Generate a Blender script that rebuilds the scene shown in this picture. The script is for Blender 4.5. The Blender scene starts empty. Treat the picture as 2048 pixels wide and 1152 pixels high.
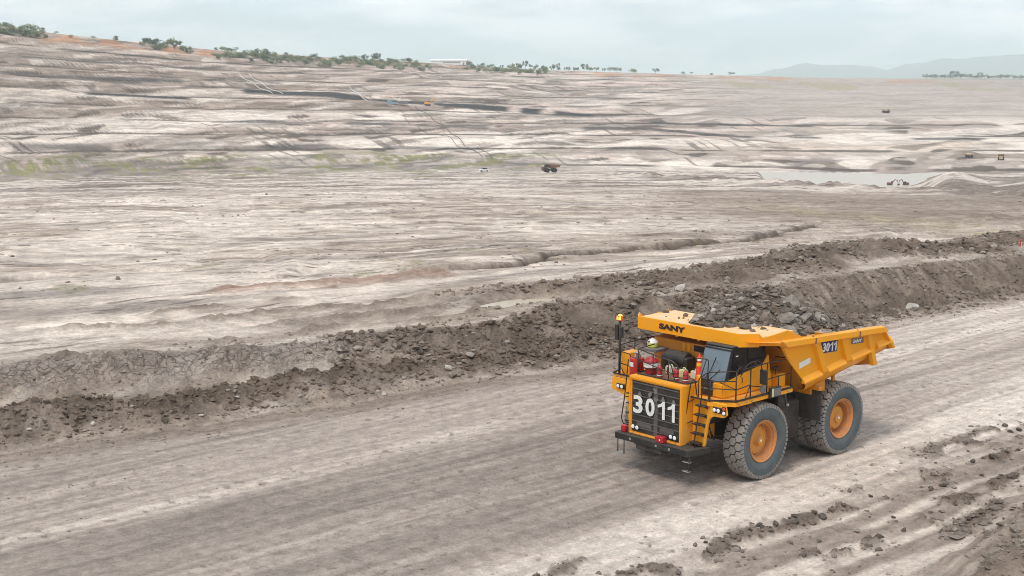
import bpy, bmesh, math, random
import numpy as np
from mathutils import Vector, Matrix

random.seed(7)
RNG = np.random.default_rng(11)
SC = bpy.context.scene
COL = SC.collection
R = math.radians

# ------------------------------------------------------------------ camera
cam_data = bpy.data.cameras.new('camera')
cam = bpy.data.objects.new('camera', cam_data)
COL.objects.link(cam)
cam.location = (0, 0, 13.8)
cam.rotation_euler = (R(90) - math.atan(421 / 2600), 0, 0)
cam_data.sensor_width = 36
cam_data.lens = 36 * 2600 / 2048
cam_data.clip_start = 0.5
cam_data.clip_end = 60000
SC.camera = cam

# ------------------------------------------------------------------ sky, sun, exposure
SUN_EL, SUN_AZ = 64, -150          # azimuth clockwise from +Y: high, behind the camera on the left
world = bpy.data.worlds.new('World')
SC.world = world
world.use_nodes = True
wt = world.node_tree
wt.nodes.clear()
def wn(t, **k):
    n = wt.nodes.new(t)
    for a, b in k.items():
        setattr(n, a, b)
    return n
wo = wn('ShaderNodeOutputWorld')
wb = wn('ShaderNodeBackground')
wb.inputs['Strength'].default_value = 0.1
sky = wn('ShaderNodeTexSky', sky_type='NISHITA')
sky.sun_disc = False
sky.sun_elevation = R(SUN_EL)
sky.sun_rotation = R(SUN_AZ)
sky.dust_density = 3.0
tc = wn('ShaderNodeTexCoord')
sep = wn('ShaderNodeSeparateXYZ')
wt.links.new(tc.outputs['Generated'], sep.inputs[0])
mx = wn('ShaderNodeMath', operation='MAXIMUM'); mx.inputs[1].default_value = 0.0
wt.links.new(sep.outputs['Z'], mx.inputs[0])
ad = wn('ShaderNodeMath', operation='ADD'); ad.inputs[1].default_value = 0.16
wt.links.new(mx.outputs[0], ad.inputs[0])
dx = wn('ShaderNodeMath', operation='DIVIDE'); dy = wn('ShaderNodeMath', operation='DIVIDE')
wt.links.new(sep.outputs['X'], dx.inputs[0]); wt.links.new(ad.outputs[0], dx.inputs[1])
wt.links.new(sep.outputs['Y'], dy.inputs[0]); wt.links.new(ad.outputs[0], dy.inputs[1])
cmb = wn('ShaderNodeCombineXYZ')
wt.links.new(dx.outputs[0], cmb.inputs[0]); wt.links.new(dy.outputs[0], cmb.inputs[1])
def cloudnoise(scale, detail, rough, dist):
    n = wn('ShaderNodeTexNoise'); n.inputs['Scale'].default_value = scale
    n.inputs['Detail'].default_value = detail; n.inputs['Roughness'].default_value = rough
    n.inputs['Distortion'].default_value = dist
    wt.links.new(cmb.outputs[0], n.inputs['Vector'])
    return n
n1 = cloudnoise(0.9, 6, 0.55, 0.3)
n2 = cloudnoise(1.5, 6, 0.56, 0.25)
r1 = wn('ShaderNodeValToRGB')
r1.color_ramp.elements[0].position = 0.36; r1.color_ramp.elements[0].color = (0.75, 0.75, 0.75, 1)
r1.color_ramp.elements[1].position = 0.56; r1.color_ramp.elements[1].color = (1, 1, 1, 1)
wt.links.new(n1.outputs['Fac'], r1.inputs[0])
r2 = wn('ShaderNodeValToRGB')                       # cloud grey to cloud white
r2.color_ramp.elements[0].position = 0.42; r2.color_ramp.elements[0].color = (5.9, 7.0, 7.8, 1)
r2.color_ramp.elements[1].position = 0.60; r2.color_ramp.elements[1].color = (9.2, 9.5, 9.8, 1)
wt.links.new(n2.outputs['Fac'], r2.inputs[0])
mixw = wn('ShaderNodeMix', data_type='RGBA')
wt.links.new(r1.outputs['Color'], mixw.inputs['Factor'])
wt.links.new(sky.outputs['Color'], mixw.inputs['A'])
wt.links.new(r2.outputs['Color'], mixw.inputs['B'])
wt.links.new(mixw.outputs['Result'], wb.inputs['Color'])
wt.links.new(wb.outputs[0], wo.inputs[0])

sun_data = bpy.data.lights.new('sun', 'SUN')
sun_data.energy = 1.5
sun_data.angle = R(14)
sun_data.color = (1.0, 0.93, 0.84)
sun = bpy.data.objects.new('sun', sun_data)
COL.objects.link(sun)
sun.rotation_euler = (R(90 - SUN_EL), 0, R(180 - SUN_AZ))
sun.location = (0, 0, 300)

SC.view_settings.view_transform = 'Standard'
SC.view_settings.look = 'None'
SC.view_settings.exposure = 0.40
SC.view_settings.gamma = 1.0
SC.view_settings.use_curve_mapping = False
SC.render.engine = 'CYCLES'
SC.cycles.use_denoising = True
SC.cycles.filter_width = 0.9
SC.cycles.max_bounces = 6
SC.cycles.volume_bounces = 3
SC.cycles.use_adaptive_sampling = True
SC.cycles.adaptive_threshold = 0.02

# ------------------------------------------------------------------ numeric noise
_P = RNG.permutation(256).astype(np.int32)
_P = np.concatenate([_P, _P])
_A = RNG.random(256) * 2 * math.pi
_GX, _GY = np.cos(_A).astype(np.float32), np.sin(_A).astype(np.float32)
def pn(x, y, seed=0):
    x = np.asarray(x, np.float32) + seed * 17.31; y = np.asarray(y, np.float32) - seed * 9.77
    x0 = np.floor(x); y0 = np.floor(y)
    fx = x - x0; fy = y - y0
    xi = x0.astype(np.int32) & 255; yi = y0.astype(np.int32) & 255
    ux = fx * fx * fx * (fx * (fx * 6 - 15) + 10); uy = fy * fy * fy * (fy * (fy * 6 - 15) + 10)
    p0 = _P[xi]; p1 = _P[(xi + 1) & 255]; y1 = (yi + 1) & 255
    h = _P[p0 + yi]; a = _GX[h] * fx + _GY[h] * fy
    h = _P[p1 + yi]; b = _GX[h] * (fx - 1) + _GY[h] * fy
    h = _P[p0 + y1]; c = _GX[h] * fx + _GY[h] * (fy - 1)
    h = _P[p1 + y1]; d = _GX[h] * (fx - 1) + _GY[h] * (fy - 1)
    a = a + ux * (b - a); c = c + ux * (d - c)
    return (a + uy * (c - a)) * 1.5
def fb(x, y, o=3, seed=0, g=0.5, l=2.03):
    s = 0; a = 1.0; t = 0
    for i in range(o):
        s = s + a * pn(x, y, seed + i * 3); t += a; a *= g; x = x * l; y = y * l
    return s / t
def rdg(x, y, o=3, seed=0):                      # ridged, 0..1
    s = 0; a = 1.0; t = 0
    for i in range(o):
        s = s + a * (1 - np.abs(pn(x, y, seed + i * 5))); t += a; a *= 0.5; x = x * 2.07; y = y * 2.07
    return s / t
def ss(a, b, x):
    t = np.clip((x - a) / (b - a), 0, 1); return t * t * (3 - 2 * t)
def it(x, pts):
    return np.interp(x, [p[0] for p in pts], [p[1] for p in pts])
def lerp(a, b, t): return a + (b - a) * t
def polyd(x, y, pts):
    """distance to a polyline, signed side, position along it 0..1"""
    best = np.full(x.shape, 1e9, np.float32); side = np.zeros(x.shape, np.float32); pos = np.zeros(x.shape, np.float32)
    n = len(pts) - 1
    for i in range(n):
        ax, ay = pts[i]; bx, by = pts[i + 1]
        vx, vy = bx - ax, by - ay; L2 = vx * vx + vy * vy
        t = np.clip(((x - ax) * vx + (y - ay) * vy) / L2, 0, 1)
        d = np.hypot(x - ax - t * vx, y - ay - t * vy)
        m = d < best
        best = np.where(m, d, best); side = np.where(m, np.sign(vx * (y - ay) - vy * (x - ax)), side)
        pos = np.where(m, (i + t) / n, pos)
    return best, side, pos

# ------------------------------------------------------------------ the lie of the land
TX, TY, THD = 6.96, 45.65, R(-138)               # truck: front axle centre on the road, heading
UX, UY = -math.cos(THD), -math.sin(THD)          # along the road, away to the right
NX, NY = -UY, UX                                 # across the road, away from the camera
def road_uw(x, y):
    return (x - TX) * UX + (y - TY) * UY, (x - TX) * NX + (y - TY) * NY
def road_xy(u, w):
    return TX + u * UX + w * NX, TY + u * UY + w * NY
EDGE = [(-60, 24), (-30, 20), (-18, 18.3), (-11, 16.8), (-1.5, 15.5), (10, 13.9), (30, 10.8), (44, 9.8), (80, 8.5), (200, 6)]
BANK0 = [(-60, 9), (-30, 8.2), (-12, 7.6), (-3, 5.6), (5, 3.0), (15, 1.4), (25, 0.9), (60, 0.9), (200, 1)]
BANKW = [(-60, 2), (-30, 1.7), (-3, 2.2), (5, 3.4), (15, 4.2), (25, 3.4), (60, 3.6), (200, 4)]
BANKH = [(-60, 1.25), (-30, 1.2), (-11, 1.2), (-4, 1.05), (1, 1.0), (8, 1.4), (12, 1.65), (25, 1.75), (40, 1.75), (50, 1.45), (200, 1.2)]
RIDGE = [(-60, 0), (11, 0), (18, .28), (26, .7), (36, 1.1), (42, 1.15), (50, .5), (58, .25), (200, .1)]
B_ = [-180, -60, -21.5, -12.66, -3.83, 1.67, 10.37, 15.6, 21.5, 60, 180]
RB = [500, 520, 590, 660, 700, 740, 755, 735, 760, 900, 500]
ZB = [-24, -25, -29, -33.5, -36, -38, -40.5, -41, -41, -40, -24]
RT = [1000, 1000, 1000, 1180, 1400, 1500, 1750, 2000, 2200, 2200, 1000]
ZT = [60, 60, 50, 37.4, 29.4, 22, 15.5, 11.5, 8.0, 8, 60]
CRACK = [(-10.5, 83.6), (-5.4, 84.3), (-0.8, 87.5), (3.2, 96.4), (11.2, 104.7), (21.6, 117.3), (27.3, 131.5), (32.9, 141.7)]
REDB = [(-16.9, 76.9), (-13.0, 78.7), (-8.6, 80.8), (-5.0, 83.1)]
SWIRL = [(-24.9, 89.9), (-23.1, 98.3), (-19.6, 100.3), (-15.3, 92.8), (-15.3, 84.6)]
LIP = [(20, 640), (36, 540), (60, 450), (80, 380), (92, 330), (110, 285), (150, 235)]
OCHRE = [(38.2, 208.0), (44.0, 182.3), (48.9, 163.1), (50.3, 140.3), (56, 128)]
POND_Z = -40.2

def C(*c): return np.array(c, np.float32)
PALE = C(.745, .630, .548); BEIGE = C(.462, .368, .305); GREY = C(.430, .355, .308); BROWN = C(.258, .194, .152)
DARK = C(.114, .082, .061); REDB_C = C(.36, .225, .165); ORANGE = C(.50, .275, .17); OLIVE = C(.27, .245, .12)
COAL = C(.060, .056, .058); PINK = C(.62, .475, .405); OCH = C(.40, .33, .21); MAUVE = C(.325, .27, .245)
def mixc(a, b, t): return a + (b - a) * np.clip(t, 0, 1)[:, None]

def near_land(x, y):
    """height, colour, rubble amount, zone (0 floor, 1 road, 2 berm) within ~330 m"""
    r = np.hypot(x, y)
    u, w = road_uw(x, y)
    wf = it(u, EDGE) + 0.9 * pn(u / 5, u * 0 + 3, 1) + .35 * pn(u / 1.3, u * 0 + 9, 2)
    d = w - wf
    b0, bw, bh = it(u, BANK0), it(u, BANKW), it(u, BANKH)
    bwob = 0.5 * pn(u / 3.2, w / 9, 4) + .25 * pn(u / 1.1, w / 3, 5)
    left = ss(9, -3, u); right = ss(6, 20, u)
    big = fb(x / 14, y / 14, 3, 21)
    # floor
    zf = 1.25 - 0.06 * np.maximum(r - 85, 0)
    warp = 5 * pn(x / 22, y / 22, 31)
    rg = rdg((x + warp) / 16, (y - warp) / 26, 3, 33)
    fine = fb(x / 2.1, y / 2.1, 3, 36)
    turn = ss(0, 60, d); su = lerp(u, x * 1.1, turn); sw = lerp(w, y, turn) + 11 * pn(x / 62, y / 75, 34) + 4.5 * pn(x / 21, y / 25, 35) + .9 * pn(x / 6, y / 7, 47)
    zfl = zf + (0.35 * big + 0.3 * (rg - .75) * ss(70, 110, r)) * ss(5, 14, d) + 0.06 * fine
    zfl = zfl + np.minimum(r / 200, 1.2) * (.30 * pn(su / 22, sw / 7, 38) + .14 * pn(su / 8, sw / 2.6, 39)) * ss(12, 30, d)
    # small terraces: the floor is cut into low scarps
    tq = zfl * 2.2 + .8 * pn(x / 30, y / 30, 40)
    tf = tq - np.floor(tq)
    zfl = zfl + (ss(.75, 1, tf) - tf) * .36 * ss(14, 40, d) * ss(-.15, .25, pn(x / 45, y / 45, 41))
    cd, cs, cp = polyd(x + 1.1 * pn(x / 3, y / 3, 44) + .4 * pn(x / .9, y / .9, 45), y + 1.3 * pn(x / 3.3, y / 3.3, 46), CRACK)
    cw = .6 + .5 * cp
    zfl = zfl + np.where(cs > 0, .35, .0) * np.exp(-cd / 5) * ss(0, .5, cd) * ss(0, .2, cp) - .30 * np.exp(-(cd / (cw * .55)) ** 2)
    rd, rs_, rp = polyd(x, y, REDB)
    zfl = zfl + .3 * np.exp(-(rd / 1.1) ** 2) * (1 + fine)
    sd, s_, sp = polyd(x, y, SWIRL)
    zfl = zfl + .16 * np.exp(-(sd / .9) ** 2) - .14 * np.exp(-((sd - 1.5) / .7) ** 2)
    ld, ls, lp = polyd(x, y, LIP)
    lipm = np.exp(-(ld / (5 + r / 60)) ** 2)
    zfl = zfl + lipm * (.9 + 1.7 * fb(x / 7, y / 12, 3, 42))
    # road
    rut = 0
    for w0, a, s in ((-3.6, .03, .5), (-2.1, .035, .45), (1.9, .03, .5), (2.9, .025, .5), (6.2, .03, .6), (8.3, .03, .6), (11.0, .03, .6), (-6.4, .06, .55), (-7.7, .06, .5), (-9.2, .07, .6)):
        rut = rut - a * np.exp(-((w - w0 - .35 * pn(u / 9, w0 + u * 0, 50)) / s) ** 2)
    zr = rut + .05 * fb(u / 2.6, w / 1.0, 3, 52) + .02 * pn(u / .5, w / .35, 55)
    mud = ss(-5.0, -7.2, w + .9 * pn(u / 4, w / 4, 57)) * ss(-26, -6, u)
    mudn = fb(x / 1.0, y / 1.0, 3, 58)
    wr = w + .35 * pn(u / 6, u * 0 + 2, 59)
    def band(w0, s_, g): return np.exp(-((wr - w0) / s_) ** 2) * g
    rm = band(-5.0, .8, ss(5, 8, u)) + band(-7.0, .5, ss(2, 5, u)) + band(-6.0, .7, ss(-14, -10, u) * ss(8, 2, u)) + band(-8.4, .6, ss(-9, -4, u)) + band(-4.2, .4, ss(-16, -13, u) * ss(-7, -9, u)) + band(-9.7, .4, ss(-2, 2, u))
    rm = np.clip(rm * 1.1, 0, 1) * ss(.02, .30, pn(u / 2.0, w / 1.3, 61) + .75 * mudn)
    zr = zr + mud * .06 * mudn + rm * (.06 + .14 * mudn + .12 * np.abs(pn(x / .4, y / .4, 64)))
    track = mud * ss(.1, .4, pn(u / 6, w / 3, 62)) * np.sin(u * 2 * math.pi / .42) * .035
    zr = zr + track
    heap = ss(-9.9, -12.6, w - .25 * u + .8 * pn(u / 2, w / 2, 63)) * ss(-8, -3, u)
    zr = zr + heap * (.75 + .45 * fb(x / 1.3, y / 1.3, 3, 65))
    # berm, ditch, bank, ridge beyond the road
    hb = .85 * left + .45 * (1 - left) * (1 - right) + .28 * right
    hb = hb * (0.75 + .9 * np.abs(pn(u / 2.7, w / 5, 66)))
    bc = 2.5 * (1 - right) + 1.0 * right
    berm = hb * np.exp(-((d - bc) / (1.7 - .8 * right)) ** 2)
    bf = ss(b0, b0 + bw, d + bwob)
    ditch = -.35 * left * np.exp(-((d - b0 + 1.0) / 1.1) ** 2)
    hr = it(u, RIDGE) * (.75 + .5 * np.abs(pn(u / 6, w / 6, 67)))
    rc = b0 + bw + 5.5 + 1.2 * pn(u / 10, u * 0, 68)
    ridge = hr * np.exp(-(np.abs(d - rc) / 3.1) ** 2.4)
    low = np.exp(-((u - 24) / 7) ** 2 - ((w - 21.5) / 2.2) ** 2) * -.9     # hollow behind the truck, with a puddle
    wind = 0
    for q0, s_, u0, u1 in ((3.2, .55, -7, 14), (5.6, .7, -5, 20), (8.4, .6, -12, 12), (11.5, .7, -16, 6)):
        wind = wind + np.exp(-((d - b0 - bw - q0 - .5 * pn(u / 6, u * 0 + q0, 69)) / s_) ** 2) * ss(u0, u0 + 4, u) * ss(u1, u1 - 4, u)
    wind = wind * ss(-.35, .15, pn(u / 4, d / 2, 71) + .4 * fine)
    crest = np.exp(-((d - b0 - bw - .5 - .5 * pn(u / 3, u * 0 + 5, 72)) / .75) ** 2) * ss(6, 0, u) * ss(-.25, .2, pn(u / 4.5, u * 0 + 8, 74))
    zb = bf * lerp(bh, zfl, ss(9, 26, d)) + berm + ditch + ridge + .22 * wind + .20 * crest
    low2 = np.exp(-((u - 12.5) / 4) ** 2 - ((d - b0 - bw - 6.0) / 1.6) ** 2)
    face = bf * (1 - ss(b0 + bw, b0 + bw + 1.2, d + bwob))
    rub = np.clip(np.exp(-((d - bc) / 2.0) ** 2) * (.95) + face * (.35 + .6 * ss(-3, 4, u) * (1 - .75 * ss(22, 28, u))) + np.exp(-(np.abs(d - rc) / 3.4) ** 3) * ss(8, 14, u) + .55 * wind + .8 * crest, 0, 1) * ss(-.6, .6, d)
    rn = fb(x / .95, y / .95, 3, 70)
    rn2 = rdg(x / 1.9, y / 1.9, 2, 73)
    rn3 = pn(x / .34, y / .34, 77)
    gul = rdg(u / 1.1 - d * .35, d / 5, 2, 75)
    bil = np.abs(pn(x / .75, y / .75, 78)) + .5 * np.abs(pn(x / .33, y / .33, 79))
    zb = zb + rub * (.30 * rn + .26 * (rn2 - .7) + .14 * rn3 - .30 * (bil - .3)) + face * right * ((gul - .7) * .22 + .10 * pn(u / .5 - d * .9, d / 2, 163)) - face * left * ss(.84, .95, rdg(u / .9 + .4 * rn, d / .8, 2, 164)) * .12
    pq = np.hypot((u - 12.5) / 3.6, (d - b0 - bw - 4.2) / 1.5) + .12 * rn; pm = ss(1.35, .9, pq)
    zb = lerp(zb, 1.42 - .22 * ss(1.0, .6, pq), pm); rub = rub * (1 - .8 * pm)
    on = ss(-.35, .35, d)
    z = lerp(zr, zb, on)
    far_side = np.where(d > 0, ss(8, 16, d), 0)
    # colour -------------------------------------------------------------
    pat = fb(x / 26 + warp / 30, y / 34, 4, 80)
    pat2 = .6 * fb(su / 14, sw / 5.0, 4, 84) + .55 * fb(x / 5, y / 7, 4, 85)
    cf = mixc(np.broadcast_to(BEIGE, (len(x), 3)), PALE, ss(-.22, .22, pat * 1.0 + pat2 * .4 + .12 * ss(2, -14, np.degrees(np.arctan2(x, y)))))
    cf = mixc(cf, MAUVE, ss(.05, .34, fb(su / 28, sw / 8, 3, 88)) * .6)
    cf = mixc(cf, BROWN, ss(.12, .42, -pat2 + .25 * pn(x / 60, y / 60, 92)) * .8)
    cf = mixc(cf, PALE * 1.04, ss(.05, .3, rg - .80 + .12 * pat2) * .65)
    crk = rdg(su / 24 + .1 * fine, sw / 4.2 + .15 * fine, 2, 94)
    cf = mixc(cf, DARK, ss(.94, .975, crk) * .8 * ss(-.1, .15, pn(x / 14, y / 14, 95)))
    dash = pn(su / 9 + .5 * pat2, sw / 1.5, 150); dash2 = pn(su / 2.6, sw / .8, 151); dash3 = pn(su / 20 + warp / 8, sw / 5, 152)
    sg = ss(-.12, .22, fb(x / 24, y / 30, 2, 153))
    cf = mixc(cf, BROWN * .8, (.05 + .75 * sg) * ss(.26, .42, dash) * ss(-.1, .2, dash3) * .6)
    cf = mixc(cf, PALE * 1.1, (.2 + .8 * sg) * ss(.22, .44, -dash) * .5 + ss(.26, .46, -dash3) * .5)
    cf = mixc(cf, DARK * 1.1, ss(.36, .46, dash2) * ss(-.05, .25, dash3 + pat2) * .65)
    cf = mixc(cf, BROWN, ss(110, 190, r) * ss(-2, 14, np.degrees(np.arctan2(x, y))) * .75)
    cf = mixc(cf, BROWN * .85, lipm * 1.1)
    cf = mixc(cf, OCH, np.exp(-(polyd(x, y, OCHRE)[0] / 5) ** 2) * ss(-.25, .3, pat2) * .9)
    cf = mixc(cf, DARK, np.exp(-(cd / (cw * .7)) ** 2) * ss(.05, .3, cp) * .95)
    cf = mixc(cf, REDB_C, np.exp(-(rd / 1.5) ** 2) * .8)
    cf = mixc(cf, OLIVE, np.exp(-((d - 40) / 40) ** 2) * ss(.38, .6, pn(x / 2.5, y / 6, 97)) * ss(.1, .4, pn(x / 30, y / 30, 98)) * .5)
    wpatch = np.exp(-(((x + 20) / 9) ** 2 + ((y - 66) / 4.0) ** 2) ** 2)
    cf = mixc(cf, PALE * 1.12, wpatch * ss(-.5, .2, pat2) * .95)
    # road colour
    wv = w + .5 * pn(u / 25, w / 6, 99); st = fb(u / 70, wv / 1.0, 4, 100, .62)
    st2 = fb(u / 9, w / 1.6, 4, 104)
    tone = it(w, [(-12, .30), (-8, .45), (-6, .62), (-4.6, 1.05), (-3.2, .95), (-1.8, .32), (2, .14), (5, .22), (8, .50), (11, .55), (13, .40), (16, .30)])
    tone = tone + .46 * ss(6, 24, u) + .52 * st + .34 * st2 + .30 * pn(u / 40, w / 5, 97) + .22 * pn(u / 14, wv / .24, 109) * ss(-.2, .2, pn(u / 15, w / 3, 98))
    cr = mixc(np.broadcast_to(C(.292, .240, .208), (len(x), 3)), GREY * 1.14, ss(-.05, .6, tone))
    cr = mixc(cr, PALE * C(1.04, 1.05, 1.06), ss(.55, 1.10, tone) * .92)
    cr = mixc(cr, BROWN * .92, ss(2.6, .2, wf - w) * (.75))
    cr = mixc(cr, DARK * 1.15, ss(.40, .52, pn(u / .55, w / .28, 160)) * ss(-.1, .25, st + .2 * st2) * .55)
    cr = mixc(cr, BROWN * 1.02, mud * .45)
    cr = mixc(cr, PALE * .98, mud * ss(-.1, .25, pn(u / 12, wr / .8, 107)) * .8)
    cr = mixc(cr, DARK * 1.2, rm * .8)
    cr = mixc(cr, BROWN * .9, heap * .9)
    # berm colour
    cb = mixc(np.broadcast_to(BEIGE * .98, (len(x), 3)), PALE * .94, ss(-.15, .35, fb(u / 7, w / 2.0, 3, 110)))
    cb = mixc(cb, BROWN * .85, rub * (.95))
    cb = mixc(cb, DARK * 1.1, rub * ss(-.30, .2, fb(x / 2.4, y / 2.4, 3, 113)) * .75)
    cb = mixc(cb, GREY * .9, face * left * .75)
    slide = pn(u / .8 - d * .55, d / 3.2, 161); slide2 = pn(u / .35 - d * 1.2, d / 1.6, 162)
    cb = mixc(cb, BROWN * .85, face * right * .85)
    cb = mixc(cb, BEIGE * .95, face * right * ss(-.05, .35, slide + .3 * rn) * .55)
    cb = mixc(cb, DARK, face * right * ss(.20, .42, slide2 * .6 + .6 * rn) * .6)
    crkb = rdg(u / .9 + .4 * rn, d / .8, 2, 164)
    cb = mixc(cb, DARK, face * left * ss(.86, .95, crkb) * .75)
    cb = mixc(cb, DARK * 1.2, left * np.exp(-((d - b0 + .7) / 1.0) ** 2) * .8)
    cb = mixc(cb, BROWN * .95, wind * .8)
    cb = mixc(cb, cf, far_side)
    cb = mixc(cb, BROWN * .9, wind * far_side * .75)
    col = mixc(cr, cb, on)
    global CRACKS
    CRACKS = face * left * (1 - rub * .7) * on
    zone = np.where(d < 0, 1, np.where(d < 17, 2, 0)).astype(np.int8)
    return z, col, rub * on + heap + rm * (1 - on) * 10, zone

SEAMS = [  # bearing range, fraction up the wall along the bearing, half thickness, strength
    ((-21, -13.5), ((-21, .47), (-13.5, .475)), .022, 1.0, ((-18.0, -13.8),)),
    ((-13, 6), ((-13, .555), (-8, .535), (-5, .48), (0, .43), (4, .385), (6, .37)), .024, 1.0, ((-11.6, -6.3), (-6.0, -3.6), (-3.4, -.1), (.3, 1.3), (1.8, 3.6))),
    ((6, 22), ((6, .33), (12, .30), (22, .29)), .012, .8, ((6.0, 13.0),)),
    ((0, 22), ((0, .27), (6, .265), (10, .22), (22, .20)), .010, .8, ((3.0, 10.5), (12.0, 13.3), (17.0, 20.0))),
    ((-22, -8), ((-22, .86), (-10, .84)), .017, .75, ((-19, -9),)),
    ((-22, -10), ((-22, .60), (-10, .63)), .016, .7, ((-22, -14),)),
    ((-22, -12), ((-22, .74), (-12, .75)), .015, .6, ((-20.5, -16), (-15, -12.5))),
    ((-22, 4), ((-22, .30), (-12, .31), (-4, .28), (4, .26)), .015, .65, ((-13, -8.2), (-7.4, -5.2), (-4.2, -1.0))),
    ((-22, 4), ((-22, .14), (-12, .15), (4, .12)), .014, .6, ((-21, -17), (-11, -7.8), (-5.6, -1.2))),
]
def far_land(x, y):
    r = np.hypot(x, y); az = np.degrees(np.arctan2(x, y))
    rb, zb, rt, zt = np.interp(az, B_, RB), np.interp(az, B_, ZB), np.interp(az, B_, RT), np.interp(az, B_, ZT)
    arc = np.radians(az) * 1000
    wob = .030 * fb(arc / 130, r / 400, 2, 200) + .005 * pn(arc / 55, r / 160, 204)
    t0 = (r - rb) / (rt - rb)
    t = t0 + wob * ss(0, .08, t0) * ss(1.02, .9, t0)
    N = 11.0
    q = np.clip(t, 0, 1) * N
    k = np.floor(q); f = q - k
    st = (k + ss(.52, 1.0, f) * .94 + f * .06) / N
    mixs = .52 + .2 * pn(arc / 90, t * 3, 206)
    s = lerp(np.clip(t, 0, 1), st, mixs)
    z = zb + (zt - zb) * s
    inw = ss(-.02, .04, t0) * ss(1.03, .97, t0)
    skew = arc * .9 + t * 260
    gul = rdg(skew / 9, t * 6, 3, 210)
    rough = fb(arc / 5, r / 9, 3, 214)
    zin = (zt - zb) / 80.0
    zsm = z
    z = z + inw * zin * (.15 * (gul - .72) * ss(-.15, .3, pn(arc / 45, t * 7, 219)) +   .35 * rough + .9 * fb(arc / 60, r / 80, 2, 218))
    # before the wall: floor dropping to the pond on the right
    zf = 1.25 - .06 * (r - 85)
    ld, ls, lp = polyd(x, y, LIP)
    deep = ss(10.6, 12.6, az)
    dr = np.where(ls > 0, ld, 0)                       # beyond the lip
    zfl = np.maximum(zf - deep * dr * .35, zb - .6 + 4.5 * ss(17.2, 18.8, az))
    zfl = zfl + .5 * fb(x / 16, y / 22, 3, 222) * (1 - deep * ss(10, 60, dr)) + .25 * rough
    lipm = np.exp(-(ld / 12) ** 2) * ss(2.5, 6, az)
    zfl = zfl + lipm * (.9 + 1.7 * fb(x / 7, y / 12, 3, 42))
    dump = np.exp(-((az - 18.6) / 1.6) ** 2 - ((r - 640) / 60) ** 2) + np.exp(-((az - 22.5) / 2.0) ** 2 - ((r - 600) / 90) ** 2)
    zfl = zfl + dump * 7
    z = np.where(t0 < 0, zfl, z)
    # beyond the rim: open plain
    pl = np.clip((r - rt) / 1600, 0, 1)
    zpl = lerp(zt, np.minimum(zt, 9.0), ss(0, 1, pl)) + 1.6 * fb(x / 130, y / 130, 3, 226) * ss(0, .1, pl) * (1 - .7 * ss(8, 14, az))
    z = np.where(t0 > 1, zpl, z)
    # colour
    zt_ = zb + (zt - zb) * t0; zs = .5 * zsm + .5 * zt_ + 2.5 * pn(arc / 110, zsm / 25, 230) + .5 * pn(arc / 30, zsm / 8, 231)
    bands = fb(zs / 8, arc / 400, 2, 232, .5)
    bl = fb(zs / 5, arc / 160, 2, 236, .5)
    pat = fb(arc / 60, zsm / 7, 4, 240)
    n = len(x)
    c = mixc(np.broadcast_to(BEIGE * .98, (n, 3)), GREY * .92, ss(-.2, .25, pat)); c = c * (1 - C(.20, .25, .29) * (ss(.20, .45, t0) * ss(2, -6, az))[:, None])
    lowp = ss(.62, .2, t0) * (.35 + .65 * ss(-24, -6, az)) + .5 * ss(6, 14, az) * ss(.5, .2, t0)
    c = mixc(c, PALE * 1.0, ss(-.06, .22, bands + .35 * pat) * (.15 + .70 * lowp))
    c = mixc(c, PINK, ss(-.05, .25, fb(arc / 75, zsm / 7, 3, 246)) * .75 * ss(-19, -9, az))
    c = mixc(c, BROWN, ss(.12, .3, bl - .25 * bands) * .55)
    c = mixc(c, DARK * 1.15, ss(.84, .95, gul) * .10 * ss(-.05, .25, pn(arc / 25, t * 8, 250)) * inw)
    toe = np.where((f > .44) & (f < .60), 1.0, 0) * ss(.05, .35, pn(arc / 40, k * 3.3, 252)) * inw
    c = mixc(c, DARK, toe * .85)  # bench-toe shadow lines and wet ground, painted into the soil colour
    c = mixc(c, MAUVE * .85, ss(11.0, 12.5, az) * ss(15, 14, az) * ss(-.01, .01, t0) * ss(.10, .07, t0) * .9)
    c = mixc(c, PALE * C(1.03, .99, .93), ss(4, 10, az) * ss(.10, .13, t0 + wob) * ss(.2, .17, t0 + wob) * (.55 + .5 * pat))
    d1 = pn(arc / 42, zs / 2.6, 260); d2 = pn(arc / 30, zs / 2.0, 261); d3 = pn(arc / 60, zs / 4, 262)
    lowm = ss(.75, .35, t0)
    c = mixc(c, PALE * 1.10, ss(.12, .2, bands + .6 * d3) * (.12 + (.35 + .40 * ss(-20, -7, az)) * lowm) * inw)
    c = mixc(c, BROWN * .85, ss(.30, .38, d1) * ss(-.25, .1, d3) * .8 * inw)
    c = mixc(c, DARK, ss(.36, .44, d2) * ss(-.2, .15, -d3 + .3 * pat) * .9 * inw)  # dark ledge dashes, small overhang shadows painted into the colour
    c = mixc(c, PALE * 1.05, ss(.34, .42, -d2) * .55 * inw)
    rill = pn(skew / 4.5, t * 6, 263)
    c = mixc(c, DARK * 1.3, ss(.34, .44, rill) * ss(.20, .34, pn(arc / 50, t * 4, 264)) * .7 * inw)
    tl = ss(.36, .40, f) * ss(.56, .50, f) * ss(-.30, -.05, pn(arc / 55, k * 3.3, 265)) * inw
    c = mixc(c, DARK, tl * .9)  # thin line along each bench toe: painted shadow plus damp
    c = mixc(c, PALE * 1.05, ss(.98, .94, f) * ss(.84, .9, f) * ss(.0, .15, pn(arc / 30, k * 5.1, 266)) * inw * .6)
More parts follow.
